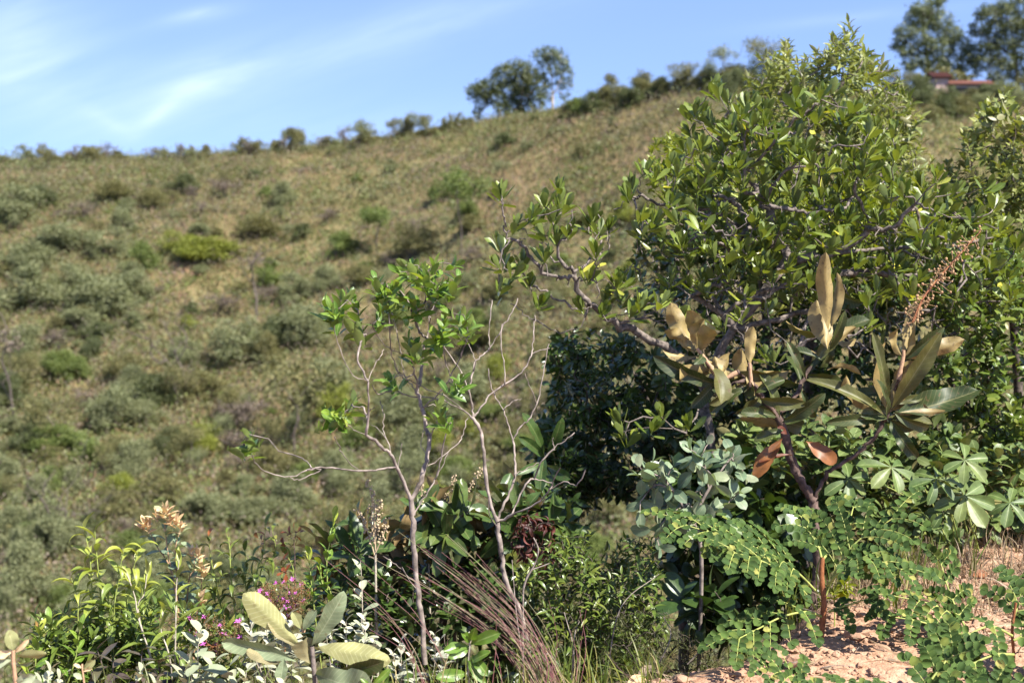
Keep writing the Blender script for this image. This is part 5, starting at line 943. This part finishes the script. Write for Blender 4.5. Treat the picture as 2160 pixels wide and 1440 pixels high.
stem(e, [gz(910, 5.6) - (0, 0, .05), P(905, 1200, 5.6), P(905, 1130, 5.6)], (.005, .003), 'stem_grey')
for i, (b, t) in enumerate([((905, 1140), (888, 1022)), ((905, 1135), (928, 1045)), ((906, 1140), (962, 1000)), ((906, 1150), (1018, 985)), ((905, 1150), (965, 1055))]): spike(e, b, t, 5.6, 220 + i, .005, 50)
tt = list(region([(1062, 1085), (1120, 1075), (1185, 1110), (1180, 1190), (1100, 1195), (1060, 1140)], 36, 5.4, 5.6, 35))
plant('dead_leaved_branch', 'withered branch of dark red dead leaves behind the right sapling trunk', 'branch', P(1110, 1200, 5.55), [[P(1110, 1240, 5.55), P(1115, 1180, 5.5), P(1120, 1130, 5.5)]], tt, T_DR, 'deadred', 'bark_dark', 56, .0015, n=6, span=.05, ang=(100, 50), size=(.055, .045), droop=.6)

# ---- left-hand plants
def shrub(label, foot, Y, stems, n=24, span=.4, T=T_DR, leaf='lance', bark='stem_green', size=(.1, .07), ang=(85, 30), seed=0, name='leafy_shrub', cat='shrub', opp=False, droop=.3, rr=.0035, updir=.6, fname='foliage'):
    """upright stems traced one by one, each leafed along its upper part"""
    rs = np.random.RandomState(seed); f = gz(*foot); e = empty(name, f, label, cat); sm = MB(); lm = MB()
    for st_ in stems:
        yy = Y + rs.uniform(-.06, .06); q = smoothpath([f + (rs.uniform(-.03, .03), 0, -.03)] + [P(x, y, yy) for x, y in st_], 5); tube(sm, q, np.linspace(rr, rr * .4, len(q)), 6, rnd=rs.rand(), knob=.15, rs=rs)
        ln = np.concatenate([[0], np.cumsum(np.linalg.norm(np.diff(q, axis=0), axis=1))]); sp_ = min(span, ln[-1] * .8)
        for i in range(n):
            t = i / (n - 1); s = ln[-1] - sp_ * (1 - t); k = min(np.searchsorted(ln, s), len(q) - 1); k0 = max(k - 1, 0); fr = (s - ln[k0]) / max(ln[k] - ln[k0], 1e-6); p = q[k0] * (1 - fr) + q[k] * fr; d = unit(q[k] - q[k0])
            a = (i * 2.39996) if not opp else ((i % 2) * math.pi + (i // 2) * math.pi / 2); a += rs.normal(0, .15); A = unit(np.cross(d, [0.2, 1, .1])); B = np.cross(d, A); rad = A * math.cos(a) + B * math.sin(a); an = R(ang[0] * (1 - t) + ang[1] * t) + rs.normal(0, .12)
            dd = d * math.cos(an) + rad * math.sin(an) - np.array([0, 0, droop * (1 - t)]); nn = d * math.sin(an) - rad * math.cos(an) + (0, 0, updir)
            place(lm, [p], [dd], [nn], (size[0] * (1 - t) + size[1] * t) * rs.uniform(.8, 1.15), T, rs, [np.clip(.25 + .65 * t + rs.normal(0, .12), 0, 1)])
    sm.build('stem', M[bark], e); lm.build(fname, M[leaf], e); return e
shrub('tall yellow-green bush with long drooping leaves at lower left', (215, 4.95), 4.9, [[(200, 1300), (190, 1180), (178, 1118)], [(215, 1300), (205, 1180), (200, 1120)], [(240, 1320), (250, 1220), (262, 1155)], [(260, 1330), (275, 1230), (292, 1158)], [(170, 1340), (165, 1270), (150, 1218)], [(220, 1350), (200, 1290), (185, 1240)], [(150, 1400), (140, 1340), (150, 1290)], [(290, 1380), (300, 1290), (300, 1240)], [(230, 1400), (240, 1330), (235, 1270)]], 18, .42, T_DR, 'lance', size=(.135, .08), seed=1, updir=.9)
shrub('coarse herb with upright narrow hairy leaves in front of the drooping bush', (360, 4.75), 4.7, [[(370, 1350), (372, 1240), (378, 1180)], [(300, 1330), (285, 1260), (268, 1210)], [(295, 1310), (305, 1250), (310, 1210)], [(360, 1400), (340, 1330), (345, 1290)]], 12, .35, T_LA, 'lance', 'stem_grey', (.13, .07), (70, 15), 2, 'coarse_herb', 'plant', droop=.1)
shrub('small shrub with grey leaves and orange felted shoot tips', (380, 5.35), 5.3, [[(375, 1280), (355, 1170), (345, 1085)], [(370, 1250), (330, 1150), (312, 1115)], [(375, 1250), (370, 1160), (380, 1118)], [(395, 1260), (410, 1200), (405, 1160)], [(415, 1300), (425, 1240), (422, 1190)]], 14, .26, T_ELW, 'greygreen', 'rustfelt', (.07, .05), (80, 35), 3, 'orange_tipped_shrub', droop=0, rr=.004)
mb = MB(); rs = np.random.RandomState(7); eo = [o for o in bpy.data.objects if o.name.startswith('orange_tipped_shrub')][0]
for (x, y) in [(345, 1078), (352, 1072), (330, 1085), (312, 1108), (303, 1102), (382, 1110), (372, 1098), (404, 1162), (422, 1188), (430, 1205), (358, 1095), (425, 1260), (418, 1165)]:
    clusters(mb, [P(x, y, 5.28)], [[0, 0, 1]], T_EL, rs, 7, .03, (60, 15), (.05, .035))
mb.build('young_foliage', M['orange'], eo)
shrub('bush with narrow bright green drooping leaves above the pink flowers', (530, 5.45), 5.4, [[(460, 1250), (445, 1180), (440, 1130)], [(490, 1240), (485, 1160), (478, 1125)], [(540, 1250), (555, 1170), (560, 1105)], [(545, 1240), (580, 1170), (575, 1120)], [(520, 1260), (520, 1190), (515, 1150)], [(600, 1280), (620, 1210), (600, 1160)], [(470, 1290), (430, 1230), (450, 1200)], [(590, 1260), (600, 1190), (630, 1170)], [(560, 1280), (540, 1220), (500, 1200)]], 16, .34, T_DR, 'midgreen', size=(.1, .065), seed=4, updir=.8)
shrub('glossy upright green shoot left of the long-leaved shrub', (690, 5.2), 5.2, [[(690, 1220), (695, 1150), (705, 1090)], [(660, 1260), (655, 1210), (652, 1170)], [(700, 1280), (680, 1230), (675, 1190)]], 16, .3, T_EL, 'sap', size=(.07, .05), ang=(60, 15), seed=5, opp=True, droop=0)
plant('red_leaved_sprig', 'sprig of withered red-brown leaves right of the narrow-leaved bush', 'sprig', P(620, 1200, 5.35), [[P(622, 1230, 5.35), P(622, 1180, 5.35), P(620, 1140, 5.35)]], tips_at([(620, 1118), (610, 1125), (630, 1120), (545, 1135), (600, 1150), (597, 1205)], 5.35, .03, 4), T_OB2, 'redleaf', 'bark_red', 57, .0015, n=5, span=.03, ang=(90, 30), size=(.04, .035))
shrub('low plant with dark purple shining curled leaves at lower left', (230, 4.55), 4.5, [[(220, 1420), (205, 1370)], [(240, 1430), (240, 1385)], [(200, 1440), (190, 1400)], [(290, 1440), (300, 1370)], [(330, 1440), (335, 1400)], [(370, 1430), (375, 1370)]], 10, .16, T_EL, 'purple', 'bark_dark', (.1, .07), (110, 60), 6, 'purple_leaved_plant', 'plant', droop=.7)
tt = list(region([(20, 1360), (60, 1300), (150, 1290), (300, 1260), (420, 1280), (520, 1310), (520, 1440), (20, 1440)], 150, 4.75, 5.15, 36))
plant('low_shrub', 'low mixed green shrub filling the lower left between the taller bushes', 'shrub', gz(250, 4.9), [[gz(250, 4.9) - (0, 0, .05), P(250, 1400, 4.9)], [gz(100, 4.9), P(100, 1400, 4.9)], [gz(430, 4.9), P(430, 1400, 4.9)]], tt, T_LA, 'midgreen', 'stem_green', 58, .0016, n=10, span=.1, ang=(75, 20), size=(.075, .05), tipup=.9)
shrub('broad shoot of upright yellowish leaves at the far lower left', (60, 4.8), 4.75, [[(100, 1400), (110, 1340), (105, 1310)], [(75, 1420), (80, 1360), (85, 1330)], [(60, 1430), (60, 1390)], [(150, 1420), (165, 1350), (170, 1320)]], 12, .2, T_EL, 'sap', size=(.075, .05), ang=(60, 12), seed=8, opp=True, droop=0)
# silver felted herbs: five clumps, each told apart by its place
for (lb, fx, Y, sts, lf_, sz, sd) in [
    ('white-felted herb clump behind the big pale leaf', 590, 4.75, [(540, 1290), (560, 1310), (590, 1300), (610, 1330), (530, 1330), (570, 1350), (605, 1300), (550, 1375), (590, 1380), (625, 1345)], 'white', .06, 71),
    ('white-felted herb clump right of the big pale leaves', 720, 4.9, [(700, 1290), (730, 1310), (755, 1330), (700, 1340), (740, 1360), (770, 1300), (715, 1370), (790, 1350)], 'white', .05, 72),
    ('tall single-stemmed silvery herb rising against the dark shrub', 762, 4.95, [(760, 1180), (765, 1240), (762, 1300)], 'felt', .06, 73),
    ('grey-felted herb with a star-shaped tip in front of the pink flowers', 420, 4.45, [(425, 1325), (400, 1390), (450, 1400), (390, 1420), (430, 1430), (480, 1410)], 'felt', .075, 74),
    ('white-felted herb clump in front of the sapling foot', 860, 4.6, [(845, 1350), (830, 1375), (870, 1380), (850, 1400), (918, 1335), (925, 1355)], 'white', .05, 75),
    ('grey-felted sprigs at the bottom edge left of centre', 560, 4.2, [(520, 1415), (560, 1430), (500, 1440), (600, 1440), (640, 1430), (300, 1410), (330, 1435), (110, 1410), (130, 1425)], 'felt', .055, 76)]:
    rs = np.random.RandomState(sd); f = gz(fx, Y)
    shrub(lb, (fx, Y), Y, [[(x + rs.uniform(-12, 12), y + 50 + rs.uniform(0, 30)), (x, y)] for x, y in sts], 10, .15 if sd != 73 else .34, T_ELW, lf_, 'stem_grey', (sz * 1.2, sz * .75), (85, 30), sd, 'felted_herb', 'plant', True, .1, .0022)
# big pale-leaved plant
YW = 4.25
e = empty('pale_leaved_plant', gz(665, YW), 'plant with very large pale felted leaves at the bottom left of centre', 'plant')
stem(e, [gz(665, YW) - (0, 0, .05), P(664, 1430, YW), P(658, 1362, YW)], (.010, .007), 'bark_grey')
for (b_, t_, wr, mt_, fc, rl, bd, wv, fo) in [((634, 1362), (513, 1250), .3, 'yellowfelt', -1, .25, -.25, .07, .5), ((632, 1366), (565, 1308), .32, 'bigfelt', -1, .9, .1, .05, .3), ((656, 1364), (726, 1248), .3, 'bigfelt', 1, .3, .2, .07, .5), ((664, 1366), (824, 1394), .28, 'yellowfelt', -1, -.25, -.45, .05, .4),
                                          ((664, 1420), (785, 1462), .5, 'bigfelt', 1, .1, .35, .07, .35), ((655, 1400), (640, 1350), .75, 'bigfelt', -1, .3, .3, .05, .5), ((625, 1392), (468, 1353), .24, 'bigfelt', 1, -.5, -.2, .06, .5), ((600, 1388), (592, 1434), .6, 'bigfelt', 1, .3, .2, .03, .4),
                                          ((637, 1328), (617, 1289), .42, 'yellowfelt', 1, .2, .1, .03, .4), ((640, 1332), (668, 1285), .35, 'bigfelt', 1, -.5, .2, .03, .4), ((590, 1400), (520, 1370), .3, 'bigfelt', -1, .5, .2, .03, .3), ((700, 1420), (810, 1395), .25, 'rustunder', 1, .5, .2, .03, .3)]:
    bigleaf(e, P(*b_, YW), P(*t_, YW - (.1 if b_[1] > 1410 else .02)), wr, mt_, fc, rl, bd, wv, 1.5, a=.95, b=.5, fold=fo, pet=.02, nl=22, nw=9)
stem(e, [P(640, 1332, YW + .02), P(642, 1318, YW + .02), P(643, 1304, YW + .02)], (.006, .003), 'rustfelt', 'leaf_bud')
# orange budded plant at the corner
YO = 3.7
e = empty('orange_budded_plant', gz(30, YO), 'plant with broad pale leaves and an orange felted shoot in the lower left corner', 'plant')
stem(e, [gz(35, YO) - (0, 0, .05), P(32, 1430, YO), P(28, 1370, YO)], (.006, .005), 'rustfelt')
for (b_, t_, wr, mt_, fc, rl, bd) in [((28, 1372), (18, 1328), .6, 'yellowfelt', 1, .2, .2), ((30, 1376), (60, 1347), .3, 'orange', 1, .3, .2), ((30, 1382), (98, 1378), .36, 'yellowfelt', -1, .7, -.2), ((26, 1374), (-10, 1385), .5, 'orange', 1, .2, .3), ((30, 1440), (75, 1422), .5, 'felt', 1, .2, .3), ((26, 1390), (-20, 1410), .4, 'felt', 1, .5, .2), ((32, 1400), (70, 1395), .3, 'bigfelt', 1, .9, .2), ((35, 1440), (100, 1450), .45, 'felt', 1, .1, .2)]:
    bigleaf(e, P(*b_, YO), P(*t_, YO), wr, mt_, fc, rl, bd, .05, nl=12, nw=5)
e = empty('orange_budded_plant', gz(175, 4.0), 'little orange-stemmed seedling with pale leaves at the bottom edge', 'plant')
stem(e, [gz(175, 4.0) - (0, 0, .05), P(175, 1420, 4.0), P(174, 1405, 4.0)], (.003, .0025), 'rustfelt')
for (b_, t_, wr, mt_) in [((175, 1410), (200, 1390), .5, 'yellowfelt'), ((174, 1408), (155, 1400), .4, 'orange'), ((175, 1415), (195, 1405), .4, 'orange'), ((175, 1432), (155, 1420), .5, 'felt')]: bigleaf(e, P(*b_, 4.0), P(*t_, 4.0), wr, mt_, 1, .3, .2, .04, nl=8, nw=5)
# serrated green herb
e = empty('broad_leaved_herb', gz(985, 4.4), 'fresh green herb with lance leaves at the bottom right of the sapling foot', 'plant')
stem(e, [gz(990, 4.4) - (0, 0, .05), P(988, 1410, 4.4), P(992, 1350, 4.4)], (.0045, .003), 'stem_grey')
for (b_, t_, wr) in [((993, 1358), (1055, 1334), .34), ((990, 1362), (935, 1372), .4), ((990, 1365), (945, 1385), .4), ((995, 1380), (1030, 1425), .38), ((992, 1350), (1003, 1322), .4), ((988, 1400), (1035, 1375), .3), ((985, 1420), (920, 1430), .4), ((992, 1352), (975, 1335), .4), ((985, 1390), (1025, 1440), .35)]: bigleaf(e, P(*b_, 4.4), P(*t_, 4.35), wr, 'sap', 1, np.random.RandomState(int(t_[0])).uniform(-.6, .6), .25, .05, nl=10, nw=5, rnd=.45)
e = empty('broad_leaved_herb', gz(800, 4.15), 'fresh green lance-leaved shoot at the bottom edge beside the big pale leaves', 'plant')
stem(e, [gz(780, 4.15) - (0, 0, .05), P(785, 1440, 4.15)], (.004, .003), 'stem_green')
for (b_, t_, wr) in [((785, 1445), (823, 1410), .3), ((783, 1448), (760, 1430), .3), ((785, 1448), (815, 1440), .3)]: bigleaf(e, P(*b_, 4.15), P(*t_, 4.15), wr, 'sap', 1, .2, .2, .05, nl=10, nw=5)
# pink flowering shrublets
def pinkshrub(label, foot, Y, poly, n, seed, nf):
    rs = np.random.RandomState(seed); tt = region(poly, n, Y - .1, Y + .1, seed)
    def fl(e, sk, rs):
        mb = MB(); ti = np.array(sk.tips)[rs.permutation(len(sk.tips))[:nf]]
        clusters(mb, sk.p[ti] + (0, -.01, .008), np.tile([[0, -.5, 1.]], (len(ti), 1)) + rs.normal(0, .3, (len(ti), 3)), T_TI, rs, 6, .003, (80, 60), (.011, .011)); mb.build('blossom', M['pink'], e)
    plant('pink_flowered_shrublet', label, 'shrub', gz(*foot), (), tt, T_TI, 'ferntiny', 'bark_redstem', seed, .0008, .4, .006, 14, .035, (80, 30), (.011, .008), more=fl)
pinkshrub('twiggy shrublet dotted with pink flowers above the big pale leaf', (600, 5.05), 4.95, [(540, 1235), (580, 1222), (640, 1222), (655, 1245), (640, 1290), (600, 1310), (560, 1270)], 170, 81, 24)
pinkshrub('smaller twiggy shrublet with few pink flowers left of the big pale leaf', (450, 4.85), 4.8, [(400, 1300), (440, 1290), (510, 1310), (520, 1370), (460, 1380), (400, 1370)], 130, 82, 22)
# red grass stalks: one tuft of stalks
e = empty('red_grass_tuft', gz(1215, 4.45), 'bundle of long leaning dry red grass stalks in front of the right sapling', 'grass tuft')
rs = np.random.RandomState(91); mb = MB()
for i in range(72):
    bx = rs.uniform(1140, 1225) if i < 56 else rs.uniform(900, 1200); by = 1440 + rs.uniform(-5, 20); ln = rs.uniform(.35, 1); tx = bx + (-330 * ln + rs.normal(0, 40)) * rs.uniform(.7, 1.05); ty = 1440 - 320 * ln * rs.uniform(.8, 1.05)
    if i % 7 == 0: tx = bx + rs.uniform(-30, 30); ty = 1440 - rs.uniform(80, 180)
    Yb = 4.4 + rs.uniform(-.1, .1); g = gz(bx, Yb); q = smoothpath([g - (0, 0, .03), P((bx * .55 + tx * .45) + rs.uniform(-8, 8) + 10, by * .5 + ty * .5, Yb + .05), P(tx, ty, Yb + rs.uniform(0, .3))], 6)
    tube(mb, q, np.linspace(.0014, .0007, len(q)), 4, rnd=np.clip(rs.rand() ** 1.2, 0, 1))
mb.build('stalks', M['redstalk'], e)
e = empty('dead_stem_clump', gz(1330, 5.0), 'thin grey dead stems standing over the clay right of the red stalks', 'dead stems'); mb = MB()
for (a, b, c) in [((1205, 1440), (1210, 1370), (1190, 1290)), ((1205, 1440), (1212, 1340), (1222, 1310)), ((1280, 1420), (1310, 1280), (1390, 1210)), ((1450, 1400), (1500, 1350), (1530, 1330)), ((1390, 1400), (1415, 1340), (1400, 1300)), ((1110, 1440), (1090, 1300), (1080, 1180))]:
    q = smoothpath([P(*a, 4.9), P(*b, 4.9), P(*c, 5.0)], 6); tube(mb, q, np.linspace(.0028, .0012, len(q)), 5)
mb.build('stems', M['bark_pale'], e)
# needle shrub
tt = list(region([(1270, 1300), (1320, 1270), (1400, 1280), (1450, 1330), (1560, 1370), (1540, 1420), (1330, 1430), (1260, 1380)], 190, 5.1, 5.5, 37))
plant('needle_leaved_shrub', 'low feathery shrub with needle leaves at the edge of the clay', 'shrub', gz(1380, 5.2), (), tt, [leaf_t(.3, .6, .08, nl=2, nw=2, fold=0, curl=.3)], 'needle', 'bark_dark', 59, .0014, n=24, span=.1, ang=(60, 25), size=(.035, .025), tipup=.8)

# ---- grasses and litter
def tufts(name, mat, pts, rs, nb=12, ln=(.15, .4), w=1., label='', cat='grass', lean=.7, flat=False):
    mb = MB()
    for k in range(nb):
        n = len(pts); a = rs.uniform(0, 6.28, n); sp_ = rs.uniform(.1, lean, n); up = np.full(n, 1.0) if not flat else rs.uniform(.02, .5, n)
        d = np.stack([np.cos(a) * (sp_ if not flat else 1), np.sin(a) * (sp_ if not flat else 1), up], 1)
        place(mb, pts + np.stack([rs.normal(0, .015, n), rs.normal(0, .015, n), np.full(n, -.005)], 1), d, np.stack([np.cos(a), np.sin(a), np.full(n, .8)], 1) + rs.normal(0, .3, (n, 3)), rs.uniform(ln[0], ln[1], n) * w, T_BLADE, rs)
    return tag(mb.build(name, M[mat]), label, cat, None, 'stuff')
def gpts(n, x0, x1, y0, y1, rs, f=None):
    x = rs.uniform(x0, x1, n); y = rs.uniform(y0, y1, n)
    if f is not None: k = f(x, y); x = x[k]; y = y[k]
    return np.stack([x, y, near_z(x, y)], 1)
rs = np.random.RandomState(95)
edge = lambda x: np.interp(x, EX, EY)
tufts('grass', 'blade', gpts(260, -1.9, .5, 4.1, 5.2, rs), rs, 7, (.06, .22), 1, 'sparse green grass blades among the herbs along the bottom edge')
tufts('dry_grass', 'straw', gpts(560, .95, 2.6, 5.1, 6.7, rs, lambda x, y: (y > edge(x) - .75) & (y < edge(x) + .3)), rs, 11, (.05, .17), 1, 'dry tangled straw along the top of the clay slope', lean=1.6)
tufts('dry_grass', 'straw', gpts(260, .9, 2.4, 4.4, 6.0, rs, lambda x, y: fbm(x * 3, y * 3, 2, 77) > .05), rs, 7, (.05, .2), 1, 'loose straw litter lying on the clay', flat=True)
tufts('dry_grass', 'straw', gpts(240, -1.8, .6, 4.0, 4.7, rs), rs, 8, (.06, .22), 1, 'loose straw litter under the bottom edge herbs', flat=True)
tufts('grass', 'blade', gpts(60, .9, 2.4, 4.9, 6.4, rs, lambda x, y: y > edge(x) - .25), rs, 9, (.1, .3), 1, 'green grass blades along the lip of the clay bank')
tufts('grass', 'blade', gpts(420, -3, 3.5, 5.2, 8.5, rs, lambda x, y: y > edge(x) + .4), rs, 10, (.1, .3), 1, 'rank grass on the slope under the shrubs')
# stones
def stone_mesh(rs):
    u = np.linspace(0, 1, 7) * math.pi; nseg = 9; v = np.arange(nseg) * 2 * math.pi / nseg; 
    D = np.stack([np.sin(u)[:, None] * np.cos(v)[None], np.sin(u)[:, None] * np.sin(v)[None], np.cos(u)[:, None] * np.ones((1, nseg))], -1).reshape(-1, 3)
    pl = unit(rs.normal(0, 1, (10, 3))); h = rs.uniform(.55, .95, 10); r = np.min(np.where(D @ pl.T > .05, h / np.maximum(D @ pl.T, .05), 9), axis=1); r = np.minimum(r, 1.15)
    X = D * r[:, None]; i = np.arange(6 * nseg); a = i // nseg; b = i % nseg; b1 = (b + 1) % nseg
    return X, np.stack([a * nseg + b, a * nseg + b1, (a + 1) * nseg + b1, (a + 1) * nseg + b], 1)
rs = np.random.RandomState(97); SM = [stone_mesh(rs) for _ in range(10)]
def gravel(n, sz, pts, name, label):
    mb = MB()
    for p in pts:
        X, f = SM[rs.randint(10)]; s = rs.uniform(*sz) * np.array([1, rs.uniform(.6, 1), rs.uniform(.4, .8)]); a = rs.uniform(0, 6.28); c, s2 = math.cos(a), math.sin(a); V = X * s; V = np.stack([V[:, 0] * c - V[:, 1] * s2, V[:, 0] * s2 + V[:, 1] * c, V[:, 2]], 1) + p + (0, 0, s[2] * .3)
        mb.add(V, f)
    tag(mb.build(name, M['stone'], smooth=False), label, 'gravel', None, 'stuff')
gravel(0, (.004, .012), gpts(8500, .25, 2.5, 3.9, 6.2, rs, lambda x, y: (y < edge(x) + .1) & (fbm(x * 2.5, y * 2.5, 3, 71) > -.28)), 'gravel', 'loose clay gravel and crumbs strewn over the bank')
gravel(0, (.010, .02), gpts(800, .25, 2.5, 3.9, 6.2, rs, lambda x, y: (y < edge(x) + .1)), 'gravel', 'coarser clay clods strewn over the bank')
spots = [(1805, 1345, .05, 'flat squarish stone right of the cinnamon stem, largest on the clay'), (1650, 1385, .04, 'dark reddish stone left of the clay slope foot'), (1680, 1405, .042, 'reddish rounded stone beside the dark reddish one'), (1500, 1412, .03, 'knobbly stone on the crest of the clay at the bottom edge'), (1820, 1300, .03, 'pale stone under the right-hand frond tip'), (1875, 1322, .026, 'small pale stone between the two round-leafleted plants'), (2090, 1262, .045, 'reddish flat stone on the clay by the dry grass'), (2130, 1240, .04, 'angular brown stone near the right edge'), (1940, 1345, .024, 'small cracked stone in the middle of the bare clay'), (1860, 1375, .03, 'buff stone low on the bare clay'), (1560, 1425, .026, 'small round clod at the bottom edge'), (1440, 1435, .03, 'pale clod at the left end of the clay crest'), (2145, 1290, .035, 'blocky stone at the right edge above the corner plant')]
for i, (px, py, s, lb) in enumerate(spots):
    Yg = 4.6
    for _ in range(30):
        p = P(px, py, Yg); Yg -= (near_z(p[0], p[1]) - p[2]) * 2.2; Yg = min(max(Yg, 3.6), 6.6)
    p = P(px, py, Yg); p[2] = near_z(p[0], p[1]); X, f = SM[i % 10]; mb = MB(); a = i * 1.3; V = X * s * np.array([1, .8, .6]); c, s2 = math.cos(a), math.sin(a); mb.add(np.stack([V[:, 0] * c - V[:, 1] * s2, V[:, 0] * s2 + V[:, 1] * c, V[:, 2]], 1), f)
    o = mb.build('stone', M['stone'], None, smooth=False); o.location = tuple(p + (0, 0, s * .25)); tag(o, lb, 'stone', 'stones on the clay bank')
rs = np.random.RandomState(131); mb = MB()
for p in gpts(150, .3, 2.5, 4.0, 6.2, rs, lambda x, y: y < edge(x) + .15):
    a = rs.uniform(0, 6.28); l = rs.uniform(.03, .14); dv = np.array([math.cos(a), math.sin(a), rs.uniform(-.05, .3)]) * l; tube(mb, smoothpath([p + (0, 0, .006), p + dv * .5 + (rs.normal(0, .008), 0, .012), p + dv + (0, 0, .008)], 3), np.linspace(.002, .0009, 7), 4)
tag(mb.build('twig_litter', M['bark_pale']), 'short broken twigs lying on the clay', 'litter', None, 'stuff')
pts = gpts(260, .3, 2.5, 4.0, 6.2, rs, lambda x, y: (y < edge(x) + .2) & (fbm(x * 2, y * 2, 2, 90) > -.1)); n = len(pts); mb = MB()
place(mb, pts + (0, 0, .012), np.stack([rs.normal(0, 1, n), rs.normal(0, 1, n), rs.normal(0, .25, n)], 1), np.stack([rs.normal(0, .4, n), rs.normal(0, .4, n), np.ones(n)], 1), rs.uniform(.015, .045, n), T_EL, rs)
tag(mb.build('leaf_litter', M['straw']), 'small dry brown leaves scattered on the clay', 'litter', None, 'stuff')
# dry fallen leaves
for i, (px, py, Yl, lb, mt_) in enumerate([(1352, 1425, 4.5, 'fallen cream leaf standing at the foot of the dark shrub', 'straw'), (2070, 1228, 5.6, 'fallen reddish leaf on the clay near the right edge', 'redleaf'), (1330, 1435, 4.4, 'fallen tan leaf at the bottom edge of the clay', 'orange')]):
    g = gz(px, Yl); mb = MB(); place(mb, [g + (0, 0, .015)], [[.8, .2, .25 if i else .9]], [[0, -.5, 1.]], .07, T_ELW, np.random.RandomState(i)); tag(mb.build('fallen_leaf', M[mt_]), lb, 'leaf')
